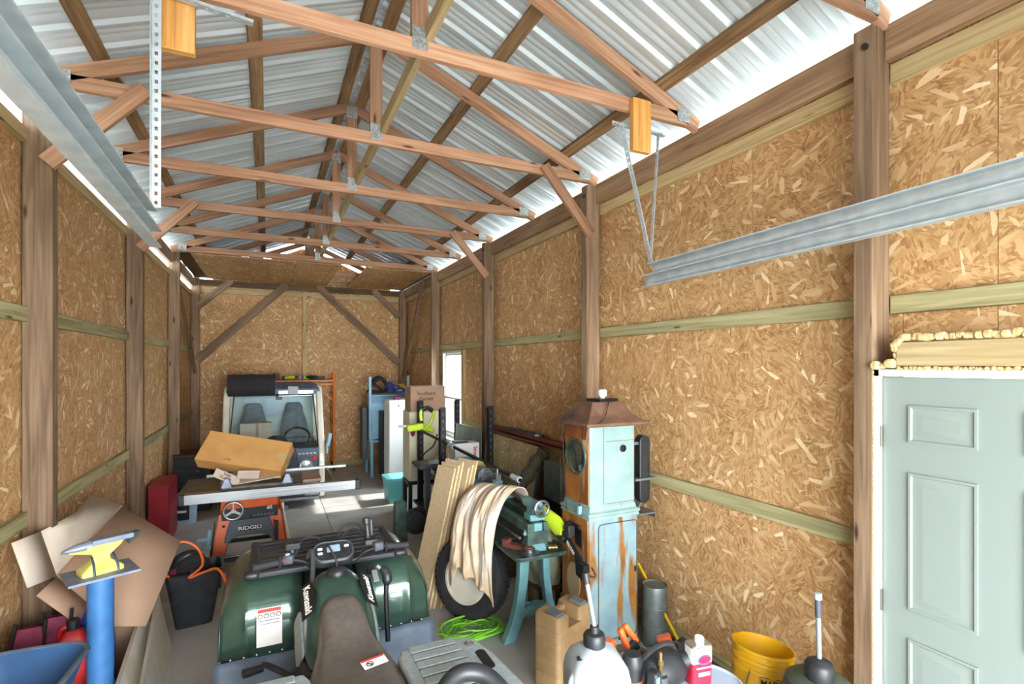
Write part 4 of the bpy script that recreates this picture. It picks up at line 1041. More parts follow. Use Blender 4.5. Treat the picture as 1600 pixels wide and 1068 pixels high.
# ------------------------------------------------------------------ spare tire, boards, cord
sp = thing('spare_tire', 'black tire on a white steel rim leaning at the lathe stand', 'tire', (1.555, 4.06, .338), rot=(0, 0, 0))
Rt = basis((.55, -.83, 0), (-.80, -.55, .16)).to_matrix().to_4x4()
prof = [(.20, -.08), (.235, -.092), (.28, -.095), (.315, -.085), (.332, -.06), (.337, 0), (.332, .06), (.315, .085), (.28, .095), (.235, .092), (.20, .08)]
b = B().lathe(prof, 48, Rt, caps=False)
for i in range(40):
    a = 2*PI*i/40
    for dz in (-.045, -.015, .015, .045):
        c = Rt @ Vector((.3375*math.cos(a+dz), .3375*math.sin(a+dz), dz)); b.box((0, 0, 0), (.012, .036, .024), M=Matrix.Translation(c) @ Rt @ Matrix.Rotation(a+dz, 4, 'Z'))
ob('tire', b, 'tire', sp)
rm = ob('rim', B().lathe([(.205, .082), (.21, .088), (.19, .088), (.18, .05), (.165, .03), (.15, .05), (.10, .055), (.06, .035), (.03, .035), (.03, .0), (.15, -.02), (.2, -.08)], 40, Rt), 'rim_white', sp)
for k in range(8):
    a = 2*PI*k/8
    c = Rt @ Vector((.128*math.cos(a), .128*math.sin(a), .056)); n = (Rt.to_3x3() @ Vector((0, 0, 1)))
    ob('vent_hole', B().cyl(c-n*.004, c+n*.002, .016, n=14), 'label_black', rm)
for i in range(6):
    dx = .030*i+(.025 if i > 2 else 0)
    o = thing('fibreboard', ['leftmost leaning fibreboard sheet, its whole face visible', 'second leaning fibreboard from the left', 'third leaning fibreboard from the left', 'fourth leaning fibreboard, right of the dark gap', 'fifth leaning fibreboard from the left', 'rightmost leaning fibreboard beside the towel'][i], 'board', (1.20+dx*1.05, 4.46-.010*i, 0), group='leaning fibreboards', rot=(0, .26+.006*(i > 2), .30+.01*i))
    ob('sheet', B().b2((-.008, -.13, 0), (.008, .13, 1.22+.03*(i % 3))), 'fibreboard', o)
    ob('cut_edge', B().b2((-.0082, -.132, 0), (.0082, -.13, 1.22+.03*(i % 3))), 'fibre_edge', o)
rnd = random.Random(8)
b = B(); pts = []
for k in range(150):
    a = k*.42; r = .13+.055*math.sin(k*.19)+rnd.uniform(-.02, .02)
    pts.append((1.46+r*1.45*math.cos(a)+.05*math.sin(k*.05), 3.80+r*.95*math.sin(a), .012+.055*abs(math.sin(k*.35))*(.3+.7*k/150)+rnd.uniform(0, .012)))
cd = thing('extension_cord', 'tangled lime green extension cord coil on the floor', 'cord', (0, 0, 0))
ob('cord', B().tube(cat(pts, 3), .0062, 6), 'cord_green', cd)

# ------------------------------------------------------------------ lime garden tools
pp = thing('pole_pruner', 'black pole pruner with lime loop handle lying over the lathe', 'pole tool', (0, 0, 0))
p0, p1 = Vector((1.80, 6.60, 1.27)), Vector((2.02, 4.02, 1.10))
ob('pole', B().cyl(p0, p1, .018, n=12), 'black_metal', pp)
for t in (.38, .93): ob('coupler', B().cyl(p0.lerp(p1, t), p0.lerp(p1, t+.05), .028, n=14), 'white_plastic', pp)
lh = ob('loop_handle', B().tube(cat([(1.84, 6.5, 1.30), (1.90, 6.5, 1.34), (1.96, 6.5, 1.46), (1.93, 6.5, 1.54), (1.83, 6.5, 1.55), (1.79, 6.5, 1.50), (1.80, 6.5, 1.40)], 5), .024, 8), 'lime', pp)
ob('motor_head', B().box((1.73, 6.58, 1.31), (.22, .12, .09), rot=(0, -.1, 0)).box((1.90, 6.55, 1.28), (.16, .08, .07), rot=(0, .3, 0)), 'lime', pp, bev=.02, seg=3)
ob('grip_pad', B().tube(cat([(1.945, 6.5, 1.52), (1.88, 6.5, 1.562), (1.80, 6.5, 1.535)], 5), .030, 8), 'black_plastic', pp)
ob('blade', B().box((1.60, 6.58, 1.33), (.16, .006, .03)), 'steel', pp)
ob('cable', B().tube(cat([(1.95, 6.3, 1.24), (1.90, 6.3, 1.10), (1.80, 6.35, 1.0), (1.74, 6.4, .88)]), .009, 6), 'rubber', pp)
st = thing('string_trimmer', 'lime and black string trimmer leaning on the rusty pump side', 'string trimmer', (0, 0, 0))
a, c_, e_ = Vector((1.955, 3.74, 1.0)), Vector((2.015, 3.32, .865)), Vector((1.99, 3.01, .71))
ob('motor_body', B().loft([[a.lerp(c_, t)+Vector((w*math.cos(q), 0, h*math.sin(q))) for q in [2*PI*i/14 for i in range(14)]] for t, w, h in ((0, .022, .026), (.2, .030, .036), (.35, .040, .055), (.6, .044, .07), (.85, .042, .08), (1, .028, .06))]), 'lime', st)
ob('rear_grip', B().cyl(c_+Vector((-.01, .14, -.02)), c_+Vector((0, -.03, -.05)), .032, n=12).box(c_+Vector((0, -.07, .03)), (.05, .07, .09)), 'black_plastic', st, bev=.008)
ob('shaft', B().cyl(c_, e_, .019, n=12).box(e_, (.05, .06, .05)), 'black_metal', st)
text('maker_name', 'RYOBI', .035, 'label_white', st, c_.lerp(e_, .45)+Vector((-.0205, 0, 0)), basis(e_-c_, (-1, 0, 0)), sx=1.3)
ob('guide_wire', B().tube(cat([e_+Vector((0, 0, -.02)), e_+Vector((.01, -.05, -.04)), e_+Vector((.03, -.10, -.03)), e_+Vector((.05, -.02, .0))]), .006, 6), 'steel', st)
cs = thing('canvas_sack', 'limp pale green canvas sack hanging behind the lathe tray', 'sack', (2.11, 3.80, 0))
def sack(u, v):
    a = 2*PI*u; r = (.055+.085*math.sin(PI*min(1, v*.75+.22)))*(1+.14*math.sin(5*a+v*6)+.06*math.sin(9*a+3))
    return (r*1.0*math.cos(a), r*1.15*math.sin(a), .30+.58*v)
ob('bag', B().grid(sack, 40, 20).ball((0, 0, .31), (.10, .11, .04)), 'canvas_pale', cs)
ob('stool', B().b2((-.11, -.11, .27), (.11, .11, .30)).b2((-.10, -.10, 0), (-.07, -.07, .27)).b2((.07, -.10, 0), (.10, -.07, .27)).b2((.07, .07, 0), (.10, .10, .27)).b2((-.10, .07, 0), (-.07, .10, .27)), 'old_wood', cs)

# ------------------------------------------------------------------ right-hand clutter along the wall
sb = thing('strand_board_offcut', 'pale strand board sheet leaning on the right wall', 'board', (2.50, 5.60, 0), rot=(0, .13, 0))
ob('sheet', B().b2((-.008, -.74, 0), (.008, .74, 1.24)), 'osb_scrap', sb)
ob('score_line', B().beam((-.0095, -.12, .02), (-.0095, .0, 1.22), .001, .006), 'pump_dark', sb)
ob('edge_strip', B().b2((-.02, -.775, 0), (.01, -.735, 1.22)), 'dark_plastic', sb)
ch = thing('steel_channel', 'long reddish brown steel channel lying along the wall girt', 'channel', (0, 0, 0))
ob('channel', B().b2((2.70, 4.05, 1.27), (2.755, 6.30, 1.28)).b2((2.70, 4.05, 1.27), (2.705, 6.30, 1.325)).b2((2.75, 4.05, 1.27), (2.755, 6.30, 1.325)), 'channel_red', ch)
ob('channel_lip', B().b2((2.66, 4.1, 1.258), (2.72, 6.25, 1.268)), 'channel_red', ch)
for k, (y0, y1, x, rz, lb) in enumerate(((4.95, 5.85, 2.71, .03, 'longer dark grey drawer slide lying on the brown channel'), (4.80, 5.10, 2.66, -.5, 'short dark grey drawer slide crossing the brown channel'))):
    d = thing('drawer_slide', lb, 'drawer slide', (x, (y0+y1)/2, 1.328+.026*k), rz, group='drawer slides')
    L = y1-y0
    ob('outer_rail', B().b2((-.03, -L/2, 0), (.03, L/2, .006)).b2((-.03, -L/2, 0), (-.024, L/2, .024)).b2((.024, -L/2, 0), (.03, L/2, .024)), 'dark_plastic', d)
    ob('inner_rail', B().b2((-.018, -L/2+.03, .008), (.018, L/2+.02, .018)), 'steel', d)
gb = thing('parts_cabinet', 'small grey steel parts cabinet on a dark stand by the wall', 'cabinet', (2.60, 4.30, 0))
ob('case', B().b2((-.13, -.16, .82), (.13, .16, 1.18)), 'galv_old', gb, bev=.006)
for k in range(3): ob('drawer', B().b2((-.10+.072*k, -.166, .85), (-.035+.072*k, -.158, 1.15)), 'sheet_steel', gb, bev=.003)
ob('stand', B().b2((-.14, -.17, .78), (.14, .17, .82)).b2((-.13, -.16, 0), (-.10, -.13, .78)).b2((.10, -.16, 0), (.13, -.13, .78)).b2((.10, .13, 0), (.13, .16, .78)).b2((-.13, .13, 0), (-.10, .16, .78)), 'black_metal', gb)
ob('lower_box', B().b2((-.12, -.15, .45), (.12, .15, .77)), 'truck_black', gb, bev=.006)
for k in range(3):
    j = thing('brass_fitting', ['left brass fitting on the parts cabinet', 'middle brass fitting on the parts cabinet', 'right brass fitting on the parts cabinet'][k], 'fitting', (2.52+.07*k, 4.22+.05*(k % 2), 1.18), group='brass fittings')
    ob('body', B().lathe([(.022, 0), (.022, .02), (.016, .024), (.016, .05), (.022, .054), (.022, .07), (.01, .074), (.001, .074)], 16), 'brass', j)
ol = thing('canvas_roll', 'dark olive canvas roll slumped against the parts cabinet', 'canvas', (0, 0, 0))
ob('roll', B().tube(cat([(2.50, 4.50, 1.27), (2.44, 4.56, 1.15), (2.36, 4.62, .98), (2.27, 4.70, .84), (2.22, 4.78, .70)], 6), [.05+.012*math.sin(i*1.3)+.0015*i for i in range(25)], 12), 'olive', ol)
ob('heap', B().ball((2.24, 4.90, .60), (.20, .26, .24), 22, 12).ball((2.30, 4.70, .50), (.16, .2, .3), 20, 10), 'olive', ol)
ob('heap_base', B().b2((2.06, 4.62, 0), (2.42, 5.12, .45)), 'old_wood', ol, bev=.01)
bk = thing('black_holdall', 'crumpled black holdall beside the leaning strand board', 'bag', (2.25, 5.30, 0))
ob('bag', B().ball((0, 0, .70), (.16, .24, .20), 22, 12).ball((.02, .10, .86), (.09, .12, .10), 16, 8), 'black_plastic', bk)
ob('crate', B().b2((-.17, -.22, 0), (.17, .22, .56)), 'old_wood', bk, bev=.01)
pl = thing('yellow_pole', 'thin yellow pole leaning behind the fuel pump', 'pole', (0, 0, 0))
ob('shaft', B().cyl((2.70, 3.30, .52), (2.66, 2.66, .012), .0115, n=12), 'yellow_pole', pl)
ob('tip', B().cyl((2.702, 3.33, .543), (2.70, 3.30, .52), .010, .0115, n=12), 'alu', pl)
gc = thing('galvanised_pail', 'dull galvanised pail behind the fuel pump', 'pail', (2.64, 3.63, 0))
ob('pail', B().lathe([(.001, 0), (.085, 0), (.09, .01), (.108, .42), (.113, .425), (.113, .44), (.104, .44), (.087, .03), (.001, .02)], 32).torus((0, 0, .30), .104, .004, n=32, m=6).torus((0, 0, .15), .097, .004, n=32, m=6), 'galv_old', gc)
ob('handle', B().tube(cat([(.11, 0, .40), (.13, -.04, .30), (.12, -.06, .20), (.06, -.11, .17), (-.02, -.12, .20)]), .004, 6), 'black_metal', gc)
gc2 = thing('grey_drum', 'squat grey drum standing between fuel pump and wall', 'drum', (2.66, 3.06, 0))
ob('drum', B().lathe([(.001, 0), (.09, 0), (.095, .01), (.095, .15), (.099, .155), (.095, .16), (.095, .29), (.099, .295), (.095, .30), (.095, .44), (.09, .455), (.08, .445), (.001, .445)], 32), 'galv_old', gc2)
bkk = thing('loose_brick', 'dark red brick on the floor near the yellow pole', 'brick', (2.56, 2.86, 0), .35)
ob('brick', B().b2((-.10, -.05, 0), (.10, .05, .06)), 'brick_red', bkk, bev=.004)
for k, (x, y0, y1, z, lb) in enumerate(((2.72, 2.05, 2.95, .0, 'dark old timber lying on the floor against the wall'), (2.58, 1.95, 2.72, .0, 'dark old timber lying beside the brick'))):
    t_ = thing('old_timber', lb, 'timber', (x, 0, z), group='old timbers by the wall')
    ob('beam', B().b2((-.05, y0, 0), (.05, y1, .09)), 'old_wood', t_, bev=.006)

# rack cart with tall black uprights
ct = thing('rack_cart', 'black steel rack cart with tall slotted uprights', 'cart', (2.22, 6.42, 0))
ob('deck', B().b2((-.38, -.62, .73), (.30, .72, .77)), 'black_metal', ct)
ob('lower_deck', B().b2((-.37, -.60, .20), (.29, .70, .23)), 'black_metal', ct)
for x, y in ((-.35, -.60), (.26, -.60), (-.27, .66), (.28, .68)):
    p = ob('upright', B().b2((x-.038, y-.004, .10), (x+.038, y+.004, 1.62)).b2((x-.038, y-.004, .10), (x-.03, y+.05, 1.60)), 'black_metal', ct)
    for k in range(9): ob('slot', B().b2((x-.008, y-.0048, .84+k*.085), (x+.012, y-.0035, .875+k*.085)), 'dark_plastic', p)
    ob('caster', B().cyl((x-.02, y, .05), (x+.02, y, .05), .05, n=18).b2((x-.012, y-.012, .05), (x+.012, y+.012, .12)), 'rubber', ct)
sh_ = thing('sheet_metal', 'large bare steel sheet standing on the rack cart', 'metal sheet', (2.46, 6.58, .77), rot=(0, .03, 0))
ob('sheet', B().b2((-.004, -.48, 0), (.004, .55, .52)).b2((-.03, -.48, .515), (.006, .55, .52)), 'sheet_steel', sh_)
wb_ = thing('welding_wire_box', 'white box with red vertical lettering on the rack cart', 'box', (2.25, 6.09, .77))
ob('carton', B().b2((-.17, -.10, 0), (.15, .12, .38)), 'white_enamel', wb_, bev=.004)
text('print', 'Inweld', .085, 'label_red', wb_, (.095, -.1015, .22), basis((0, 0, -1), (0, -1, 0)))
for k in range(3): ob('print_mark', B().box((-.08, -.101, .08+k*.10), (.02, .002, .03)), 'dark_plastic', wb_)
ob('dent_flap', B().b2((-.15, -.05, .38), (.02, .08, .40)), 'black_plastic', wb_)
sk = thing('cow_patched_cloth', 'small black and white patterned bundle on the rack cart', 'bundle', (1.98, 6.20, .77))
ob('bundle', B().ball((0, 0, .10), (.11, .13, .12), 18, 10), 'white_plastic', sk)
for p in ((-.06, -.08, .15), (.02, -.11, .08), (-.09, .0, .07)): ob('patch', B().ball(p, (.045, .04, .045), 12, 8), 'label_black', sk)
pg = thing('pedestal_grinder', 'grey green machine pedestal with belt wheel by the boards', 'machine', (1.40, 5.92, 0))
ob('pedestal', B().loft([[(-.09, -.07, 0), (.06, -.07, 0), (.06, .07, 0), (-.09, .07, 0)], [(-.08, -.06, .54), (.05, -.06, .54), (.05, .06, .54), (-.08, .06, .54)]], True, False), 'teal_dark', pg, bev=.01)
ob('belt_wheel', B().lathe([(.15, -.03), (.15, .03), (.12, .03), (.11, .01), (.05, .01), (.05, .04), (.001, .04)], 30, Matrix.Translation((.17, -.02, .30)) @ Matrix.Rotation(PI/2-.3, 4, 'X')), 'black_metal', pg)
ob('axle', B().cyl((.0, .02, .30), (.26, .02, .30), .02), 'steel', pg)
ob('frame_leg', B().b2((.28, -.04, 0), (.34, .04, .95)), 'dark_plastic', pg)
ob('frame_leg', B().b2((.44, .10, 0), (.49, .16, .95)), 'black_metal', pg)
ob('frame_top', B().b2((.20, -.06, .90), (.52, .22, .955)), 'dark_plastic', pg, bev=.006)

# ------------------------------------------------------------------ far right: cabinets, machine, bin
bn = thing('storage_bin', 'turquoise plastic storage bin with white lid on the floor', 'bin', (1.80, 8.04, 0))
ob('tub', B().loft([[(x, y, 0) for x, y in rrect(.26, .34, .03)], [(x, y, .34) for x, y in rrect(.31, .40, .03)]]), 'teal_bin', bn)
ob('lid', B().prism(rrect(.34, .43, .03), .34, .39), 'teal_bin', bn, bev=.008)
cm = thing('cream_cabinet', 'cream steel cabinet with louvres under the cardboard carton', 'cabinet', (2.10, 7.45, 0))
ob('body', B().b2((-.27, -.20, .45), (.26, .20, 1.45)), 'cream', cm, bev=.02, seg=3)
for k in range(4): ob('louvre', B().box((-.16, -.203, .55+k*.035), (.16, .008, .012), rot=(.4, 0, 0)), 'white_enamel', cm)
ob('badge', B().lathe([(.035, 0), (.035, .004), (.001, .004)], 20, Matrix.Translation((-.22, -.20, 1.17)) @ Matrix.Rotation(PI/2, 4, 'X') @ Matrix.Diagonal((1, 2.2, 1, 1))), 'maroon', cm)
ob('stand', B().b2((-.28, -.19, .40), (.27, .19, .45)).b2((-.27, -.18, 0), (-.22, -.13, .40)).b2((.21, -.18, 0), (.26, -.13, .40)).b2((.21, .13, 0), (.26, .18, .40)).b2((-.27, .13, 0), (-.22, .18, .40)), 'black_metal', cm)
bx2 = thing('cardboard_carton', 'closed cardboard carton with pencil writing on the cream cabinet', 'box', (2.11, 7.43, 1.45))
ob('carton', B().b2((-.26, -.17, 0), (.25, .17, .36)), 'cardboard_old', bx2, bev=.004)
ob('lid_tape', B().b2((-.25, -.03, .358), (.24, .03, .3615)), 'white_enamel', bx2)
text('handwriting', 'Southern\nGames', .075, 'pump_dark', bx2, (-.03, -.1715, .22), (PI/2, 0, 0))
wc = thing('white_cabinet', 'tall narrow white enamel cabinet beside the cream cabinet', 'cabinet', (2.03, 9.00, 0))
ob('body', B().b2((-.16, -.20, .05), (.20, .22, 1.52)), 'white_enamel', wc, bev=.015, seg=3)
ob('door', B().b2((-.15, -.207, .12), (.12, -.2, 1.49)), 'white_enamel', wc, bev=.006)
ob('latch', B().cyl((.0, -.207, 1.42), (.0, -.222, 1.42), .012), 'black_plastic', wc)
ob('foot', B().b2((-.14, -.18, 0), (.18, .2, .05)), 'black_metal', wc)
fl_ = thing('paper_bundle', 'small patterned paper bundle on the white cabinet', 'papers', (2.04, 8.92, 1.52))
ob('wrap', B().loft([[(x, y, z) for x, y in rrect(.14*s, .10*s, .02)] for z, s in ((0, 1), (.03, .9), (.05, .5))]), 'maroon', fl_)
tc_ = thing('tool_chest', 'black tool chest with silver drawer pulls behind the white cabinet', 'tool chest', (2.14, 9.50, 0))
ob('case', B().b2((-.27, -.20, .10), (.20, .20, 1.28)), 'black_metal', tc_, bev=.008)
for k in range(9): 
    dw = ob('drawer', B().b2((-.26, -.208, .16+k*.12), (.19, -.20, .265+k*.12)), 'truck_black', tc_, bev=.003)
    ob('pull', B().b2((-.25, -.222, .25+k*.12), (.18, -.208, .262+k*.12)), 'chrome', dw)
ob('base', B().b2((-.25, -.18, 0), (.18, .18, .10)), 'black_plastic', tc_)
bc = thing('blast_cabinet', 'light blue steel blasting cabinet on angle legs', 'machine', (2.06, 10.12, 0))
ob('hopper', B().loft([[(-.30, -.28, .72), (.42, -.28, .72), (.42, .28, .72), (-.30, .28, .72)], [(-.30, -.28, 1.40), (.42, -.28, 1.40), (.42, .28, 1.40), (-.30, .28, 1.40)], [(-.30, -.16, 1.52), (.42, -.16, 1.52), (.42, .28, 1.52), (-.30, .28, 1.52)]], True, False), 'light_blue', bc, bev=.012)
ob('lid', B().b2((-.32, -.18, 1.52), (.44, .30, 1.55)), 'light_blue', bc, bev=.006)
for x, y in ((-.29, -.27), (.41, -.27), (.41, .27), (-.29, .27)): ob('leg', B().b2((x-.03, y-.005, 0), (x+.03, y+.005, .74)).b2((x-.03, y-.03, 0), (x-.02, y+.03, .74)), 'light_blue', bc)
ob('side_rail', B().b2((-.345, -.30, .68), (-.30, -.27, 1.90)), 'light_blue', bc)
ob('shelf', B().b2((-.30, -.28, .66), (.42, .28, .70)), 'light_blue', bc)
ob('side_box', B().b2((-.42, .0, .3), (-.32, .25, 1.3)), 'dark_plastic', bc, bev=.01)
hs_ = thing('air_hose', 'coiled black air hose draped on the blasting cabinet', 'hose', (1.96, 10.12, 1.585))
b = B()
for k in range(4): b.tube(cat([(-.22+.012*k, -.05, .01), (-.16, -.06, .12+.015*k), (-.04, -.05, .24+.012*k), (.07, -.04, .25+.012*k), (.14, -.04, .14), (.12+.01*k, -.02, .02)], 6), .016, 8)
ob('hose', B().tube(cat([(-.22, -.05, .016), (-.16, -.06, .13), (-.04, -.05, .25), (.07, -.04, .26), (.14, -.04, .14), (.12, .03, .03), (0, .06, .10), (-.12, .05, .20), (-.05, .03, .29), (.06, .05, .27), (.16, .04, .10), (.10, .1, .02), (-.15, .1, .02)], 6), .03, 8), 'rubber', hs_)
bh = thing('blue_hose', 'bright blue hose bundle beside the black air hose', 'hose', (2.25, 10.05, 1.57))
ob('hose', B().tube(cat([(-.16, 0, .10), (-.10, -.02, .22), (-.02, 0, .12), (.03, .02, .03), (.14, 0, .02), (.2, .05, .05), (.14, .1, .09), (.0, .1, .06), (-.12, .08, .03), (-.05, .04, .15), (.1, .02, .12)], 6), .022, 8), 'blue_plastic', bh)
ob('coupling', B().cyl((-.09, -.03, .22), (-.05, -.05, .27), .016).cyl((-.02, -.03, .13), (.03, -.06, .10), .016), 'alu', bh)
yb_ = thing('yellow_bottle', 'short yellow jar behind the blue hose', 'jar', (2.40, 10.26, 1.55))
ob('jar', B().lathe([(.001, 0), (.085, 0), (.09, .02), (.09, .13), (.001, .14)], 22), 'melamine', yb_); ob('lid', B().lathe([(.095, .135), (.095, .19), (.001, .195)], 22), 'yellow_plastic', yb_)
wt_ = thing('white_tube', 'upright white tube standing behind the cardboard carton', 'tube', (2.50, 10.0, 1.55))
ob('tube', B().cyl((0, 0, 0), (0, 0, .36), .03, n=18), 'white_plastic', wt_, bev=.004)

# ------------------------------------------------------------------ small white truck cab
K = thing('mini_truck', 'small white forward-control truck parked at the back wall', 'truck', (.10, 8.30, 0))
for s in (-1, 1):
    pr = [(.02, .12), (-.02, .5), (.03, .93), (.30, 1.50), (.42, 1.70), (.56, 1.79), (.74, 1.80), (.62, 1.68), (.50, 1.60), (.40, 1.46), (.16, .93), (.20, .90), (1.32, .90), (1.32, .12)]
    M = Matrix(((0, 0, 1, s*.645), (1, 0, 0, 0), (0, 1, 0, 0), (0, 0, 0, 1)))
    ob('side_panel', B().prism(pr, -.045, .045, M), 'truck_white', K, bev=.025, seg=3)
    ob('side_glass', B().prism([(.20, .92), (1.25, .92), (1.25, 1.70), (.62, 1.70)], -.003, .003, M), 'windshield', K)
    ob('door_pillar', B().b2((s*.61, 1.22, .85), (s*.69, 1.32, 1.76)), 'truck_white', K)
rf_ = ob('roof', B().loft([sring(0, .66, 1.66, 1.75, y=.42, e=.35), sring(0, .66, 1.70, 1.80, y=.54, e=.35), sring(0, .66, 1.74, 1.83, y=.75, e=.35), sring(0, .66, 1.74, 1.83, y=1.33, e=.35)]), 'atv_grey', K)
ob('sun_visor', B().b2((.05, .385, 1.63), (.56, .41, 1.73)), 'alu', K, bev=.008)
ob('tape_patch', B().box((.26, .392, 1.72), (.15, .04, .13), rot=(-.35, .05, 0)), 'white_plastic', K, bev=.004)
ob('mirror', B().box((.06, .40, 1.615), (.09, .03, .06)), 'black_plastic', K, bev=.01)
ws = ob('windshield', B().loft([[(-.60, .045, .90), (.60, .045, .90), (.60, .051, .90), (-.60, .051, .90)], [(-.545, .37, 1.66), (.545, .37, 1.66), (.545, .376, 1.66), (-.545, .376, 1.66)]], True, False), 'windshield', K)
ob('rubber_seal', B().tube([(-.60, .042, .90), (.60, .042, .90), (.548, .37, 1.66), (-.548, .37, 1.66)], .016, 6, closed=True), 'rubber', ws)
wp = ob('wiper', B().beam((-.42, .06, .98), (-.08, .02, .90), .012, .012).beam((-.44, .065, 1.0), (-.10, .05, .94), .01, .018), 'label_black', ws)
ob('rear_wall', B().b2((-.62, 1.26, .45), (.62, 1.30, 1.74)), 'interior', K)
ob('rear_pane', B().b2((-.45, 1.25, 1.25), (.45, 1.258, 1.62)), 'screen_blue', K, bev=.02)
ob('cab_floor', B().b2((-.62, .05, .40), (.62, 1.30, .45)), 'dark_plastic', K)
ob('dashboard', B().loft([[(-.60, .05, .60), (.60, .05, .60), (.60, .30, .60), (-.60, .30, .60)], [(-.60, .06, .90), (.60, .06, .90), (.60, .26, .94), (-.60, .26, .94)]], True, False), 'truck_black', K, bev=.02)
ob('gauge_hood', B().ball((.02, .24, .93), (.17, .10, .13), 20, 10), 'truck_black', K)
ob('steering_wheel', B().torus((.32, .34, 1.0), .18, .016, (0, -.75, .66), 32, 8).beam((.15, .34, 1.0), (.49, .34, 1.0), .03, .02), 'label_black', K)
for x, tall in ((.30, 0), (-.30, 0)):
    seat_ = ob('seat', B().loft([[(x+a, .62+b_, .45) for a, b_ in rrect(.46, .46, .1)], [(x+a, .62+b_, .66) for a, b_ in rrect(.46, .46, .1)]]), 'seat_cloth', K, bev=.03)
    ob('backrest', B().loft([[(x+a*.46*w, yy+b_*.14, z) for a, b_ in rrect(1, 1, .3)] for w, yy, z in ((.95, .86, .62), (1, .89, .80), (.95, .93, 1.05), (.80, .96, 1.22), (.62, .98, 1.34), (.56, .99, 1.44), (.42, .99, 1.49))]), 'seat_cloth', seat_)
ob('nose_panel', B().b2((-.60, -.03, .46), (.60, .03, .90)), 'truck_black', K, bev=.02, seg=3)
for s in (-1, 1):
    hp = ob('lamp_panel', B().prism([(s*.27, .88), (s*.34, .50), (s*.40, .46), (s*.52, .46), (s*.58, .55), (s*.60, .88)], .03, .045, Matrix.Rotation(PI/2, 4, 'X')), 'truck_blue', K, bev=.01)
    Mh = Matrix.Translation((s*.42, -.043, .62)) @ Matrix.Rotation(PI/2, 4, 'X')
    ob('headlight', B().lathe([(.088, 0), (.092, .012), (.082, .018), (.07, .006), (.001, .012)], 32, Mh), 'clear_lens', hp)
    ob('indicator', B().lathe([(.036, 0), (.036, .01), (.02, .022), (.001, .024)], 20, Matrix.Translation((s*.535, -.043, .72)) @ Matrix.Rotation(PI/2, 4, 'X')), 'red_lens', hp)
    for k in range(5): ob('vent_slot', B().box((s*(.335+k*.052), -.05, .80), (.036, .012, .022), rot=(0, .4*s, 0)), 'clear_lens', hp)
bp = ob('bumper', B().b2((-.62, -.07, .14), (.62, .02, .42)), 'truck_black', K, bev=.035, seg=3)
ob('bumper_lip', B().b2((-.60, -.085, .12), (.60, .0, .16)), 'bumper_grey', bp, bev=.01)
for s in (-1, 1):
    ob('bumper_end', B().b2((s*.40, -.078, .17), (s*.60, -.06, .40)), 'bumper_grey', bp, bev=.01)
    ob('fog_hole', B().lathe([(.075, 0), (.078, .01), (.062, .012), (.058, -.02), (.001, -.02)], 26, Matrix.Translation((s*.40, -.075, .31)) @ Matrix.Rotation(PI/2, 4, 'X')), 'label_black' if s < 0 else 'bumper_grey', bp)
    ob('fog_core', B().lathe([(.06, 0), (.06, .008), (.001, .008)], 26, Matrix.Translation((s*.40, -.079, .31)) @ Matrix.Rotation(PI/2, 4, 'X')), 'label_black', bp)
ob('tow_hook', B().tube([(.05, -.08, .30), (.05, -.10, .38), (.14, -.10, .38), (.14, -.08, .22)], .010, 6), 'white_plastic', bp)
ob('white_apron', B().b2((.15, -.01, .40), (.62, .0, .47)), 'truck_white', K)
ob('mirror_arm', B().beam((.70, .10, .95), (.74, .02, .85), .012, .012), 'black_plastic', K)
ob('side_mirror', B().box((.75, .0, .98), (.05, .08, .20), rot=(0, .2, 0)).box((.72, .0, .83), (.03, .06, .12)), 'light_blue', K, bev=.01)
ob('load_bed', B().b2((-.66, 1.34, .55), (.66, 2.30, .62)).b2((-.66, 1.34, .62), (-.62, 2.30, .85)).b2((.62, 1.34, .62), (.66, 2.30, .85)), 'truck_white', K)
for x, y in ((-.54, .62), (.54, .62), (-.54, 1.95), (.54, 1.95)):
    ob('wheel', B().lathe([(.10, -.07), (.22, -.075), (.25, -.05), (.25, .05), (.22, .075), (.10, .07)], 28, Matrix.Translation((x, y, .25)) @ Matrix.Rotation(PI/2, 4, 'Y')), 'tire', K)
cp = thing('rolled_carpet', 'black carpet roll folded over the truck roof edge', 'carpet', (-.21, 8.72, 1.80))
ob('roll', B().loft([[(x, .0-.21*math.cos(a)*(1+.02*math.sin(x*9)), .0+.165*math.sin(a)+.012) for a in [2*PI*i/22 for i in range(22)]] for x in (-.32, -.30, -.15, 0, .15, .30, .315)]), 'carpet_black', cp)
ob('inner_turn', B().loft([[(x, -.13*math.cos(a), .10*math.sin(a)+.012) for a in [2*PI*i/18 for i in range(18)]] for x in (.316, .325)]), 'dark_plastic', cp)
cbx = thing('carton_on_seat', 'tall tan carton standing on the truck passenger seat', 'box', (-.14, 8.76, .66), .1)
ob('carton', B().b2((-.24, -.10, 0), (.20, .10, .58)), 'cardboard_pale', cbx, bev=.006)
ob('tape_strip', B().b2((-.03, -.102, .0), (.01, -.10, .58)), 'cardboard_old', cbx)

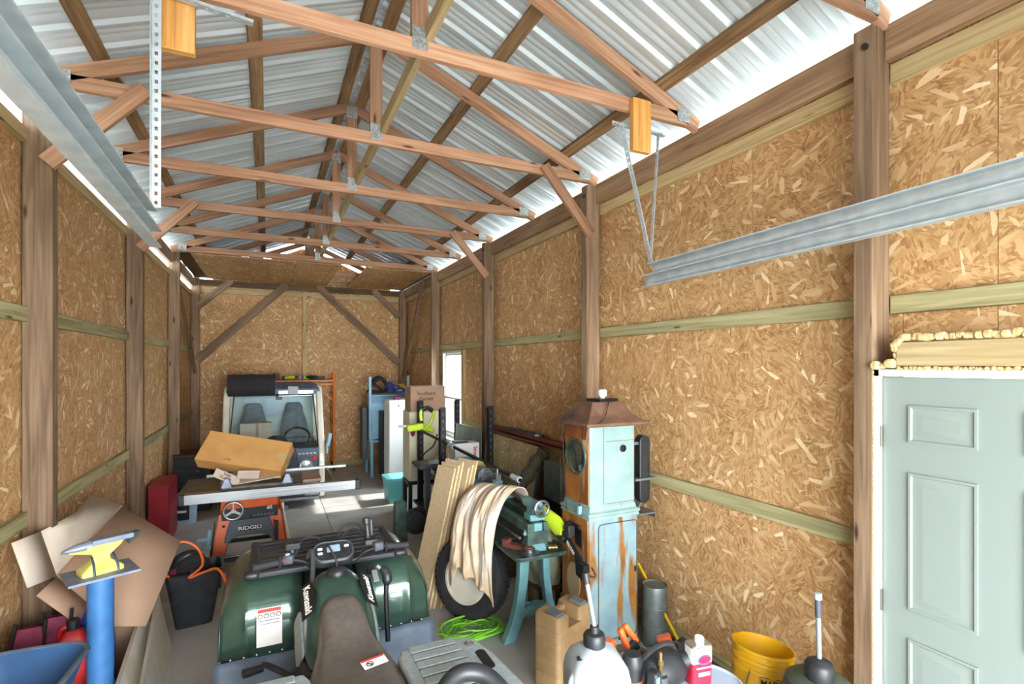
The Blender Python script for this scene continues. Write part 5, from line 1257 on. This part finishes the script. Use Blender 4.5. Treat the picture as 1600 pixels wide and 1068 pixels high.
# scaffold behind the truck
Sc = thing('rolling_scaffold', 'orange rolling scaffold behind the white truck', 'scaffold', (.31, 10.98, 0))
for x in (-.89, .89):
    for y in (-.20, .20):
        u_ = ob('upright', B().cyl((x, y, .14), (x, y, 1.97), .021, n=12), 'scaffold_orange', Sc)
        ob('caster', B().cyl((x-.015, y, .06), (x+.015, y, .06), .058, n=18).b2((x-.02, y-.015, .06), (x+.02, y+.015, .15)), 'rubber', Sc)
    for z in (.35, .65, .95, 1.25, 1.55, 1.85): ob('rung', B().cyl((x, -.20, z), (x, .20, z), .014, n=10), 'scaffold_orange', Sc)
for y in (-.20, .20):
    for z in (1.74, 1.81): ob('side_rail', B().b2((-.89, y-.012, z-.012), (.89, y+.012, z+.012)), 'scaffold_orange', Sc)
    for s in (-1, 1): ob('brace', B().beam((s*.86, y, 1.42), (s*.55, y, 1.73), .016, .02), 'scaffold_orange', Sc)
ob('deck', B().b2((-.86, -.19, 1.80), (.86, .19, 1.83)), 'old_wood', Sc)
def drill(loc, rz, label, col):
    d = thing('cordless_drill', label, 'drill', loc, rz, group='tools on the scaffold')
    ob('motor_housing', B().cyl((-.09, 0, .05), (.04, 0, .05), .036, n=14).box((-.09, .05, .04), (.07, .10, .05)), col, d, bev=.006)
    ob('chuck', B().cyl((.04, 0, .05), (.10, 0, .05), .024, .015, n=12), 'black_plastic', d)
    ob('battery', B().box((-.10, .12, .035), (.10, .06, .07)), 'black_plastic', d, bev=.008)
drill((.44, 10.92, 1.83), .2, 'lime cordless drill on the scaffold deck', 'lime')
drill((.78, 10.90, 1.83), 2.6, 'second lime and black drill at the right scaffold end', 'black_plastic')
for k, (x, lb) in enumerate(((.12, 'left sealant tube with yellow nozzle on the scaffold'), (.19, 'middle sealant tube with yellow nozzle on the scaffold'), (.58, 'right sealant tube standing by the lime drill'))):
    t_ = thing('sealant_tube', lb, 'tube', (x, 10.88, 1.83), group='sealant tubes')
    ob('barrel', B().cyl((0, 0, 0), (0, 0, .13), .024, n=14), 'dark_plastic' if k < 2 else 'bumper_grey', t_); ob('nozzle', B().cyl((0, 0, .13), (0, 0, .20), .017, .012, n=12), 'tape', t_)
t_ = thing('yellow_case', 'small yellow plastic case on the scaffold deck', 'case', (-.05, 10.90, 1.83)); ob('case', B().b2((-.07, -.04, 0), (.07, .04, .11)), 'yellow_plastic', t_, bev=.008); ob('latch', B().b2((-.02, -.045, .06), (.02, -.04, .09)), 'black_plastic', t_)
t_ = thing('green_cloth', 'dark green rag heap at the left scaffold end', 'rag', (-.32, 10.92, 1.83)); ob('rag', B().ball((0, 0, .05), (.11, .09, .07), 16, 8).ball((.05, .02, .08), (.06, .05, .05), 12, 6), 'green_plastic', t_)
t_ = thing('lime_saw', 'long lime and black hand tool lying on the scaffold', 'hand tool', (.80, 11.05, 1.86), .1); ob('body', B().b2((-.16, -.03, -.03), (.10, .03, .05)), 'lime', t_, bev=.015); ob('handle', B().b2((.10, -.025, -.02), (.26, .025, .03)), 'black_plastic', t_, bev=.012)

# ------------------------------------------------------------------ left rear: red cabinet, black drawers, bucket
rc = thing('red_cabinet', 'low red steel cabinet by the left wall', 'cabinet', (-1.15, 7.50, 0))
ob('body', B().b2((-.10, -.32, .0), (.10, .32, .70)), 'red_paint', rc, bev=.006)
ob('lid', B().b2((-.102, -.325, .70), (.104, .325, .715)), 'red_paint', rc)
for k in range(3): ob('drawer', B().b2((.10, -.30, .06+k*.21), (.106, .30, .25+k*.21)), 'red_paint', rc, bev=.003)
dk = thing('drawer_cabinet', 'black drawer cabinet in the rear left corner', 'cabinet', (-.95, 8.95, 0))
ob('body', B().b2((-.26, -.28, 0), (.20, .30, .80)), 'black_metal', dk, bev=.006)
ob('top', B().b2((-.27, -.29, .80), (.21, .31, .825)), 'old_wood', dk)
for k in range(6):
    d_ = ob('drawer', B().b2((-.25, -.288, .06+k*.12), (.19, -.28, .165+k*.12)), 'truck_black', dk, bev=.003)
    ob('pull', B().b2((.02, -.297, .105+k*.12), (.06, -.288, .12+k*.12)), 'chrome', d_)
ob('side_latch', B().b2((.20, -.2, .68), (.208, -.17, .74)), 'label_white', dk)
bu_ = thing('paint_bucket', 'pale blue lidded bucket with dark label near the saw', 'bucket', (-1.0, 8.12, 0))
ob('pail', B().lathe([(.001, 0), (.128, 0), (.133, .01), (.148, .33), (.153, .335), (.153, .36), (.001, .36)], 36), 'bucket_blue', bu_)
ob('lid', B().lathe([(.156, .345), (.158, .385), (.15, .392), (.13, .38), (.001, .38)], 36), 'dark_plastic', bu_)
b = B()
b.grid(lambda u, v: ((.1335+.016*(.06+.22*v)/.33*.9+.0025)*math.cos(-2.35+1.25*u), (.1335+.016*(.06+.22*v)/.33*.9+.0025)*math.sin(-2.35+1.25*u), .07+.22*v), 14, 3)
lbp = ob('label_band', b, 'truck_black', bu_)
ob('label_print', B().grid(lambda u, v: (.1475*math.cos(-2.15+.8*u), .1475*math.sin(-2.15+.8*u), .17+.03*v), 10, 1), 'label_white', lbp)
ob('wire_handle', B().tube(cat([(-.155, 0, .34), (-.17, -.05, .22), (-.15, -.10, .14), (-.10, -.15, .10)]), .003, 5), 'steel', bu_)
fw = thing('floor_channel', 'short aluminium channel end on the floor by the red cabinet', 'channel', (-1.10, 6.70, 0), .25)
ob('channel', B().b2((-.09, -.4, 0), (.09, .4, .01)).b2((-.09, -.4, 0), (-.08, .4, .10)).b2((.08, -.4, 0), (.09, .4, .10)), 'alu', fw)
ob('support', B().b2((-.08, -.35, .01), (.08, .35, .06)), 'cardboard_pale', fw)

# ------------------------------------------------------------------ left foreground
cb_ = thing('flattened_carton', 'big flattened brown carton with bent flaps against the left wall', 'cardboard', (0, 0, 0))
PAN = {'brown': [(-.928, 4.45, 1.127), (-.563, 4.35, .856), (-.68, 3.85, .501), (-.839, 3.8, .558), (-1.113, 3.85, .887)],
       'pale': [(-1.121, 4.55, 1.207), (-.928, 4.45, 1.127), (-1.113, 3.85, .887), (-1.169, 3.8, 1.171), (-1.154, 4.3, 1.136)],
       'left': [(-1.169, 3.8, 1.171), (-1.113, 3.85, .887), (-1.16, 3.6, .926), (-1.208, 3.55, 1.189)],
       'low': [(-1.113, 3.85, .887), (-.927, 3.8, .676), (-.987, 3.7, .655), (-1.123, 3.6, .878)]}
for k, P in PAN.items():
    P = [Vector(p) for p in P]; b = B()
    c = sum(P, Vector())/len(P)
    b.v = [c]+P
    for i in range(len(P)): b.face((0, 1+i, 1+(i+1) % len(P)))
    ob({'brown': 'main_panel', 'pale': 'side_panel', 'left': 'end_flap', 'low': 'lower_flap'}[k], b, 'cardboard_old' if k in ('brown', 'low') else 'cardboard_pale', cb_, solid=.006)
ob('crease', B().tube([(-.926, 4.447, 1.131), (-1.111, 3.847, .891)], .005, 6), 'cardboard_old', cb_)
ob('support_box', B().b2((-1.18, 4.12, 0), (-.78, 4.50, .72)), 'cardboard_old', cb_)
an = thing('anvil_stand', 'blue steel pipe stand carrying a yellow anvil', 'stand', (-.80, 3.40, 0))
ob('pipe', B().cyl((0, 0, .05), (0, 0, 1.015), .058, n=28), 'blue_pipe', an)
ob('plate', B().box((.0, .0, 1.02), (.30, .24, .012), rot=(0, 0, .42)), 'anvil_grey', an)
for k in range(3):
    a = PI+k*2*PI/3; ob('foot', B().cyl((.03*math.cos(a), .03*math.sin(a), .42), (.19*math.cos(a), .19*math.sin(a), .03), .04, n=16), 'blue_pipe', an)
av = thing('anvil', 'yellow painted anvil with bare grey horn and face', 'anvil', (-.80, 3.40, 1.027), rot=(0, 0, .50))
av.scale = (.70, .70, .85)
foot = [[(x*a, y*b_, z) for x, y in rrect(1, 1, .12)] for a, b_, z in ((.26, .17, 0), (.26, .17, .025), (.20, .13, .045), (.11, .085, .075), (.10, .08, .10))]
ob('foot', B().loft(foot), 'anvil_yellow', av)
ob('body', B().loft([[(x*a+c, y*b_, z) for x, y in rrect(1, 1, .12)] for a, b_, c, z in ((.10, .08, 0, .10), (.15, .085, .01, .125), (.21, .09, .015, .15), (.24, .09, .02, .175))]), 'anvil_yellow', av)
ob('face', B().b2((-.06, -.047, .175), (.20, .047, .205)), 'anvil_grey', av, bev=.004)
ob('horn', B().loft([[(x, .045*w*math.cos(a), .175+.03*w*math.sin(a)-.012*(1-w)) for a in [2*PI*i/16 for i in range(16)]] for x, w in ((-.06, 1), (-.11, .92), (-.16, .75), (-.20, .5), (-.225, .25), (-.235, .08))]), 'anvil_grey', av)
ob('horn_underside', B().loft([[(-.06, y, z) for y, z in ((-.04, .165), (.04, .165), (.03, .12), (-.03, .12))], [(-.19, y, z) for y, z in ((-.02, .160), (.02, .160), (.012, .148), (-.012, .148))]], True, False), 'anvil_yellow', av, bev=.008)
ob('heel', B().loft([[(.17, -.045, .20), (.17, .045, .20), (.17, .04, .135), (.17, -.04, .135)], [(.25, -.04, .205), (.25, .04, .205), (.25, .03, .185), (.25, -.03, .185)]], True, False), 'teal_dark', av, bev=.006)
for x in (-.06, .085): ob('hold_down', B().tube(cat([(x, -.10, -.004), (x, -.085, .035), (x*.95, -.055, .07), (x*.9, 0, .10)], 5), .008, 8), 'truck_blue', av)
wbw = thing('wheelbarrow', 'blue plastic wheelbarrow tray in the lower left corner', 'wheelbarrow', (-1.03, 2.84, -.0), -.07)
def tray(o, zt, zb, k):
    return [(x, y+.02*k, zt if o else zb) for x, y in rrect(.50-k*.14, .74-k*.2, .10)]
b = B()
R0 = b.ring([(x, y, .74) for x, y in rrect(.46, .80, .12)]); R1 = b.ring([(x, y, .75) for x, y in rrect(.42, .76, .11)]); R2 = b.ring([(x, y, .73) for x, y in rrect(.39, .73, .10)]); R3 = b.ring([(x, y, .50) for x, y in rrect(.28, .54, .08)]); R4 = b.ring([(x, y, .485) for x, y in rrect(.29, .55, .08)]); R5 = b.ring([(x, y, .725) for x, y in rrect(.44, .78, .12)])
for p, q in ((R0, R1), (R1, R2), (R2, R3), (R5, R4), (R0, R5)): b.bridge(p, q)
b.face(R3); b.face(R4)
ob('tray', b, 'blue_tub', wbw)
ob('rim_bead', B().tube([(x, y, .745) for x, y in rrect(.45, .79, .12)], .014, 8, closed=True), 'atv_grey', wbw)
for s in (-1, 1): ob('handle', B().tube(cat([(s*.10, .55, .30), (s*.15, .2, .46), (s*.2, -.3, .50), (s*.24, -.75, .62)]), .016, 8), 'old_wood', wbw); ob('leg', B().tube([(s*.17, -.1, .48), (s*.19, -.16, .012), (s*.19, .02, .012), (s*.16, .1, .47)], .012, 8), 'black_metal', wbw)
ob('wheel', B().torus((0, .55, .18), .13, .045, (1, 0, 0), 28, 10).cyl((-.04, .55, .18), (.04, .55, .18), .09, n=18), 'rubber', wbw)
for k in range(3):
    fc = thing('folded_chair', ['maroon canvas folding chair nearest the blue tray', 'middle maroon folding chair against the left wall', 'maroon folding chair next to the red jug'][k], 'chair', (-1.20+.085*k, 3.52+.10*k, 0), .25, group='folded maroon chairs', rot=(-.06, .10, .35))
    fc.scale = (1, 1, .84)
    ob('canvas', B().loft([[(x*1.0, y*1.0, z) for x, y in rrect(.16*w, .07*w2, .025)] for z, w, w2 in ((.06, 1, 1), (.3, .92, 1.1), (.6, 1.0, .9), (.80, .95, .8), (.86, .6, .5))]), 'maroon', fc)
    for s in (-1, 1): ob('leg', B().cyl((s*.065, -.025, 0), (s*.06, -.02, .90), .009, n=8), 'black_metal', fc)
    ob('strap', B().box((.0, -.042, .55), (.15, .008, .03), rot=(0, .5, 0)), 'maroon', fc)
    ob('buckle', B().box((.01, -.048, .60), (.09, .005, .008), rot=(0, -.6, 0)), 'chrome', fc)
def jug(name, label, loc, col, h, capc):
    j = thing(name, label, 'jug', loc, .2)
    ob('body', B().loft([[(x*a, y*a, z*h) for x, y in rrect(.17, .13, .035)] for a, z in ((.96, 0), (1, .04), (1, .72), (.9, .86), (.5, .95), (.3, .97))]), col, j)
    ob('cap', B().cyl((0, 0, .97*h), (0, 0, 1.05*h), .03, n=16), capc, j)
    ob('handle', B().tube(cat([(-.05, 0, .80*h), (-.055, 0, .97*h), (-.02, 0, 1.0*h)]), .013, 8), col, j)
    return j
jug('fuel_jug', 'red plastic fuel jug behind the anvil stand', (-.985, 3.66, 0), 'red_plastic', .66, 'black_plastic')
jug('water_jug', 'dark blue plastic jug beside the red jug', (-.90, 3.76, 0), 'blue_plastic', .68, 'blue_plastic')
jug('black_jug', 'black jug between maroon chairs and the red jug', (-1.05, 3.78, 0), 'black_plastic', .58, 'black_plastic')
for k, (x0, x1, y0, y1, h, rx, lb) in enumerate(((-.66, -.50, 4.60, 3.05, .42, .10, 'long white board on edge nearest the quad bike'), (-.70, -.60, 4.45, 3.0, .46, .16, 'long white board on edge beside the anvil stand'))):
    p_ = thing('shelf_board', lb, 'board', ((x0+x1)/2, (y0+y1)/2, 0), math.atan2(-(x1-x0), (y0-y1))*-1, group='white boards on edge')
    L = math.hypot(x1-x0, y1-y0)
    p_.rotation_euler = (0, -.19, math.atan2(x1-x0, y0-y1))
    ob('panel', B().b2((-.009, -L/2, 0), (.009, L/2, h)), 'melamine', p_, bev=.001, seg=1)
    ob('edge_band', B().b2((-.0095, -L/2, h), (.0095, L/2, h+.002)), 'cardboard_pale', p_)
tb = thing('waste_bin', 'black rectangular waste bin beside the table saw', 'bin', (-.55, 4.98, 0), .12)
b = B()
for o_ in (0,):
    A0 = b.ring([(x, y, 0) for x, y in rrect(.26, .22, .04)]); A1 = b.ring([(x, y, .44) for x, y in rrect(.40, .32, .04)]); A2 = b.ring([(x, y, .45) for x, y in rrect(.44, .36, .05)]); A3 = b.ring([(x, y, .455) for x, y in rrect(.39, .31, .04)]); A4 = b.ring([(x, y, .02) for x, y in rrect(.25, .21, .04)])
    for p, q in ((A0, A1), (A1, A2), (A2, A3), (A3, A4)): b.bridge(p, q)
    b.face(A0[::-1]); b.face(A4)
ob('bin', b, 'black_plastic', tb)
bl = thing('black_pad', 'round black padded reel with grey emblem in the waste bin', 'reel', (-.55, 4.93, .45), rot=(.5, 0, .2))
ob('pad', B().ball((0, 0, 0), (.12, .05, .145), 24, 14), 'carpet_black', bl)
ob('back_pad', B().ball((-.03, .08, -.02), (.13, .07, .14), 20, 12), 'black_plastic', bl)
ob('emblem', B().loft([[(a, -.052+abs(a)*.15, z) for a, z in ((-.025, .03), (0, .035), (.025, .03), (.02, -.015), (0, -.035), (-.02, -.015))], [(a, -.056+abs(a)*.15, z) for a, z in ((-.025, .03), (0, .035), (.025, .03), (.02, -.015), (0, -.035), (-.02, -.015))]], True, False), 'bumper_grey', bl)
oh = thing('orange_hose', 'thin orange air hose looping out of the waste bin', 'hose', (0, 0, 0))
ob('hose', B().tube(cat([(-.62, 4.90, .30), (-.72, 4.78, .50), (-.70, 4.76, .66), (-.60, 4.76, .73), (-.50, 4.76, .66), (-.47, 4.78, .52), (-.56, 4.76, .44), (-.46, 4.75, .47), (-.36, 4.72, .49), (-.30, 4.68, .38), (-.29, 4.66, .2), (-.29, 4.6, .02), (-.24, 4.4, .012)], 7), .010, 8), 'hose_orange', oh)
pk = thing('pink_rag', 'small pink rag tucked in the waste bin', 'rag', (-.68, 4.94, .43)); ob('rag', B().ball((0, 0, 0), (.05, .05, .04), 12, 8).ball((.22, .05, .04), (.03, .03, .03), 10, 6), 'maroon', pk)
ob('fold', B().ball((.03, .02, .02), (.03, .04, .02), 10, 6), 'maroon', pk)

# ------------------------------------------------------------------ lower right foreground
wk = thing('low_workbench', 'low wooden workbench under the tools at the picture bottom', 'workbench', (0, 0, 0))
for k in range(5): ob('plank', B().b2((1.02, 1.22+k*.152, .52), (2.06, 1.365+k*.152, .56)), 'old_wood', wk)
for x in (1.06, 1.96):
    for y in (1.26, 1.88): ob('leg', B().b2((x, y, 0), (x+.07, y+.07, .52)), 'old_wood', wk)
tn = thing('tan_fuel_can', 'tan ribbed plastic utility can with two grey latches', 'can', (1.80, 2.98, 0), .35)
tn.scale = (1, 1, .93)
ob('body', B().loft([[(x*a, y*a, z) for x, y in rrect(.36, .22, .035)] for a, z in ((.97, 0), (1, .02), (1, .10), (.97, .115), (1, .13), (1, .21), (.97, .225), (1, .24), (1, .34), (.97, .355), (1, .37), (1, .42), (.95, .44))]), 'tan_plastic', tn)
for s in (-1, 1):
    hh = ob('shoulder', B().loft([[(s*.115+x*a, y*a, z) for x, y in rrect(.13, .21, .03)] for a, z in ((1, .43), (1, .50), (.9, .535))]), 'tan_plastic', tn, bev=.008)
    ob('latch', B().box((s*.12, -.03, .54), (.07, .10, .02), rot=(.08, 0, 0)).box((s*.12, -.085, .515), (.07, .02, .05)), 'bumper_grey', tn, bev=.006)
ob('carry_handle', B().b2((-.06, .02, .48), (.06, .06, .52)), 'tan_plastic', tn, bev=.012)
ob('side_panel', B().b2((-.12, -.1125, .06), (.12, -.108, .38)), 'tan_plastic', tn, bev=.004)
wj = thing('utility_jug', 'translucent white utility jug with black cap and filler hose', 'jug', (1.25, 1.80, .56), -.3)
ob('body', B().loft([[(x*a, y*a+o_, z) for x, y in rrect(.25, .23, .05)] for a, o_, z in ((.95, 0, 0), (1, 0, .02), (1, 0, .27), (.93, .0, .31), (.78, .01, .34), (.50, .02, .362), (.25, .025, .375))]), 'white_plastic', wj)
ob('cap', B().lathe([(.045, .365), (.047, .37), (.047, .41), (.04, .42), (.02, .424), (.018, .45), (.001, .452)], 24, Matrix.Translation((0, .025, 0))), 'black_plastic', wj)
ob('vent_cap', B().cyl((-.075, -.03, .31), (-.077, -.032, .352), .016, n=14), 'black_plastic', wj)
ob('grip', B().tube(cat([(-.09, -.045, .31), (-.12, -.06, .27), (-.125, -.065, .18), (-.115, -.06, .10)]), .018, 10), 'white_plastic', wj)
ob('filler_hose', B().cyl((0, .025, .45), (-.025, .05, .62), .010, n=12), 'clear_tube', wj)
ob('hose_tip', B().cyl((-.025, .05, .62), (-.031, .056, .665), .014, n=12), 'black_plastic', wj)
text('print', 'FUEL', .02, 'dark_plastic', wj, (-.02, -.1165, .18), (PI/2, 0, 0))
pw = thing('lidded_pail', 'white lidded pail under the solvent can', 'pail', (1.80, 1.72, .56))
ob('pail', B().lathe([(.001, 0), (.135, 0), (.145, .10), (.15, .105), (.15, .115), (.001, .115)], 36), 'white_plastic', pw)
ob('lid', B().lathe([(.156, .10), (.158, .122), (.148, .128), (.14, .118), (.001, .118)], 36), 'bucket_blue', pw)
sc_ = thing('solvent_can', 'red and white rectangular solvent can with white cap', 'can', (1.77, 1.745, .682), -.15)
ob('tin', B().prism(rrect(.105, .065, .012), 0, .17), 'can_red', sc_)
ob('upper_label', B().prism(rrect(.1065, .0665, .012), .10, .168), 'can_white', sc_)
ob('top', B().prism(rrect(.104, .064, .012), .17, .176), 'tin', sc_)
ob('cap', B().lathe([(.021, .176), (.021, .20), (.018, .204), (.001, .204)], 22, Matrix.Translation((.005, 0, 0))), 'can_white', sc_)
ob('logo', B().lathe([(.036, 0), (.036, .0015), (.001, .0015)], 28, Matrix.Translation((.008, -.0335, .115)) @ Matrix.Rotation(PI/2, 4, 'X') @ Matrix.Diagonal((1, .62, 1, 1))), 'can_blue', sc_)
ob('logo_core', B().lathe([(.030, 0), (.030, .0022), (.001, .0022)], 28, Matrix.Translation((.008, -.0335, .115)) @ Matrix.Rotation(PI/2, 4, 'X') @ Matrix.Diagonal((1, .55, 1, 1))), 'can_red', sc_)
text('print', 'ACETONE', .014, 'can_blue', sc_, (.008, -.0338, .153), (PI/2, 0, 0))
for z, w in ((.078, .08), (.055, .06), (.045, .06)): ob('print_band', B().box((.008, -.0335, z), (w, .0015, .006)), 'can_white', sc_)
def nailer(loc, rot, label, v):
    d = thing('cordless_nailer', label, 'power tool', loc, group='orange and black power tools', rot=rot)
    ob('motor_housing', B().cyl((0, 0, .02), (0, 0, .13), .042, n=18).lathe([(.045, .13), (.047, .16), (.036, .19), (.001, .192)], 18), 'black_plastic', d)
    ob('orange_band', B().cyl((0, 0, .035), (0, 0, .085), .0445, n=18), 'tool_orange', d)
    ob('handle', B().tube(cat([(.03, 0, .12), (.10, .01, .14), (.16, .02, .10)]), .022, 10), 'black_plastic', d)
    ob('battery', B().box((.18, .02, .075), (.07, .10, .07)), 'tool_orange' if v else 'black_plastic', d, bev=.01)
    return d
nailer((1.44, 1.80, .67), (0, 0, .4), 'upright orange and black nailer nearest the white jug', 0)
nailer((1.62, 1.86, .72), (1.2, .2, .9), 'toppled black and orange tool behind the upright nailer', 1)
dg_ = thing('orange_pliers', 'orange handled tool sticking up by the pump foot', 'pliers', (1.62, 1.93, .66), rot=(-.3, -.35, .3))
ob('grip', B().box((-.025, 0, .20), (.026, .03, .10), rot=(0, .1, 0)), 'tool_orange', dg_, bev=.008); ob('grip', B().box((.025, 0, .19), (.026, .03, .11), rot=(0, -.2, 0)), 'tool_orange', dg_, bev=.008); ob('head', B().box((0, 0, .10), (.07, .03, .12)), 'black_plastic', dg_, bev=.01)
dg_ = thing('blow_gun', 'orange based air fitting with brass tip', 'air tool', (1.545, 1.74, .67)); ob('base', B().cyl((0, 0, 0), (0, 0, .07), .035, n=16), 'tool_orange', dg_); ob('collar', B().cyl((0, 0, .07), (0, 0, .10), .03, n=16), 'dark_plastic', dg_); ob('tip', B().lathe([(.010, .10), (.010, .14), (.014, .145), (.014, .16), (.008, .165), (.008, .20), (.001, .202)], 14), 'brass', dg_)
dg_ = thing('blue_battery', 'black battery pack with blue side panel', 'battery', (1.475, 1.70, .67), .3); ob('pack', B().box((0, 0, .08), (.05, .05, .16)), 'black_plastic', dg_, bev=.01); ob('panel', B().box((-.012, -.026, .08), (.022, .004, .13)), 'light_blue', dg_)
dg_ = thing('drill_body', 'grey and orange drill lying towards the solvent can', 'drill', (1.72, 1.92, .71), rot=(0, 1.4, .2)); ob('housing', B().cyl((0, 0, -.08), (0, 0, .06), .038, n=18), 'tool_orange', dg_); ob('gearcase', B().cyl((0, 0, .06), (0, 0, .12), .034, .024, n=18), 'steel', dg_); ob('chuck', B().cyl((0, 0, .12), (0, 0, .17), .020, n=14), 'black_metal', dg_)
dg_ = thing('tool_strap', 'black tool bag slumped among the orange tools', 'bag', (1.60, 1.82, .67)); ob('bag', B().ball((0, 0, .07), (.16, .10, .09), 22, 12), 'black_plastic', dg_); ob('strap', B().tube(cat([(-.14, .02, .08), (-.05, -.03, .19), (.06, -.02, .18), (.14, .03, .06)]), .012, 6), 'rubber', dg_)
oc = thing('orange_cap_tool', 'small orange capped tool beside the white jug', 'hand tool', (1.41, 1.94, .62), rot=(0, 0, .3)); ob('cap', B().box((0, 0, .20), (.08, .05, .07)), 'tool_orange', oc, bev=.01); ob('body', B().box((0, 0, .085), (.06, .04, .17)), 'dark_plastic', oc, bev=.008)
tt = thing('tool_tray', 'black tray under the orange power tools', 'tray', (1.56, 1.81, .56))
ob('tray', B().b2((-.19, -.15, 0), (.17, .15, .105)), 'black_plastic', tt, bev=.008); ob('rim', B().b2((-.2, -.16, .095), (.18, .16, .108)), 'dark_plastic', tt)
# yellow bucket
yk = thing('yellow_bucket', 'open yellow plastic bucket tilted beside the grey door', 'bucket', (2.42, 1.97, .205), rot=(0, .16, 0))
b = B().lathe([(.001, 0), (.125, 0), (.13, .01), (.148, .25), (.155, .255), (.155, .275), (.149, .278), (.152, .30), (.159, .305), (.159, .322), (.153, .325), (.156, .352), (.162, .357), (.162, .37), (.153, .371), (.127, .02), (.001, .015)], 44)
ob('pail', b, 'yellow_plastic', yk)
ob('wire_handle', B().tube(cat([(-.15, -.05, .27), (-.18, -.06, .16), (-.15, -.10, .04), (-.05, -.17, .02), (.06, -.16, .05)], 5), .0035, 6), 'steel', yk)
ob('hand_grip', B().cyl((-.12, -.13, .035), (-.03, -.165, .02), .012, n=10), 'white_plastic', yk)
b = B().grid(lambda u, v: ((.139+.012*v)*math.cos(-2.28+.62*u), (.139+.012*v)*math.sin(-2.28+.62*u), .10+.10*v), 8, 1)
text('print', 'MADE', .042, 'label_black', yk, (-.076, -.130, .232), basis((.86, -.50, 0), (-.50, -.86, -.06)))
ob('print_frame', B().tube([Vector((-.076, -.1305, .232))+basis((.86, -.50, 0), (-.50, -.86, -.06)).to_matrix() @ Vector((x, y, 0)) for x, y in ((-.065, -.03), (.065, -.03), (.065, .03), (-.065, .03))], .0018, 5, closed=True), 'label_black', yk)
wd = thing('wooden_crate', 'low wooden crate under the yellow bucket', 'crate', (2.42, 1.97, 0)); ob('crate', B().b2((-.15, -.14, 0), (.15, .14, .17)), 'old_wood', wd, bev=.004); ob('lid', B().b2((-.16, -.15, .17), (.16, .15, .18)), 'old_wood', wd)
gp_ = thing('hand_pump_drum', 'dark green drum with black hand pump and upright handle', 'drum', (2.30, 1.53, 0))
ob('drum', B().lathe([(.001, 0), (.15, 0), (.155, .01), (.155, .60), (.14, .66), (.08, .70), (.001, .705)], 36), 'green_plastic', gp_)
ob('pump_cap', B().lathe([(.056, .69), (.06, .70), (.06, .755), (.05, .77), (.02, .785), (.001, .787)], 28, Matrix.Translation((-.03, -.02, 0))), 'black_plastic', gp_)
ob('pump_tube', B().cyl((-.03, -.02, .78), (-.03, -.015, .99), .011, n=12), 'clear_tube', gp_)
ob('grip', B().cyl((-.03, -.015, .97), (-.03, -.014, 1.05), .013, n=12), 'dark_plastic', gp_)
ob('tip', B().cyl((-.03, -.014, 1.05), (-.03, -.014, 1.08), .017, n=14), 'white_plastic', gp_, bev=.004)
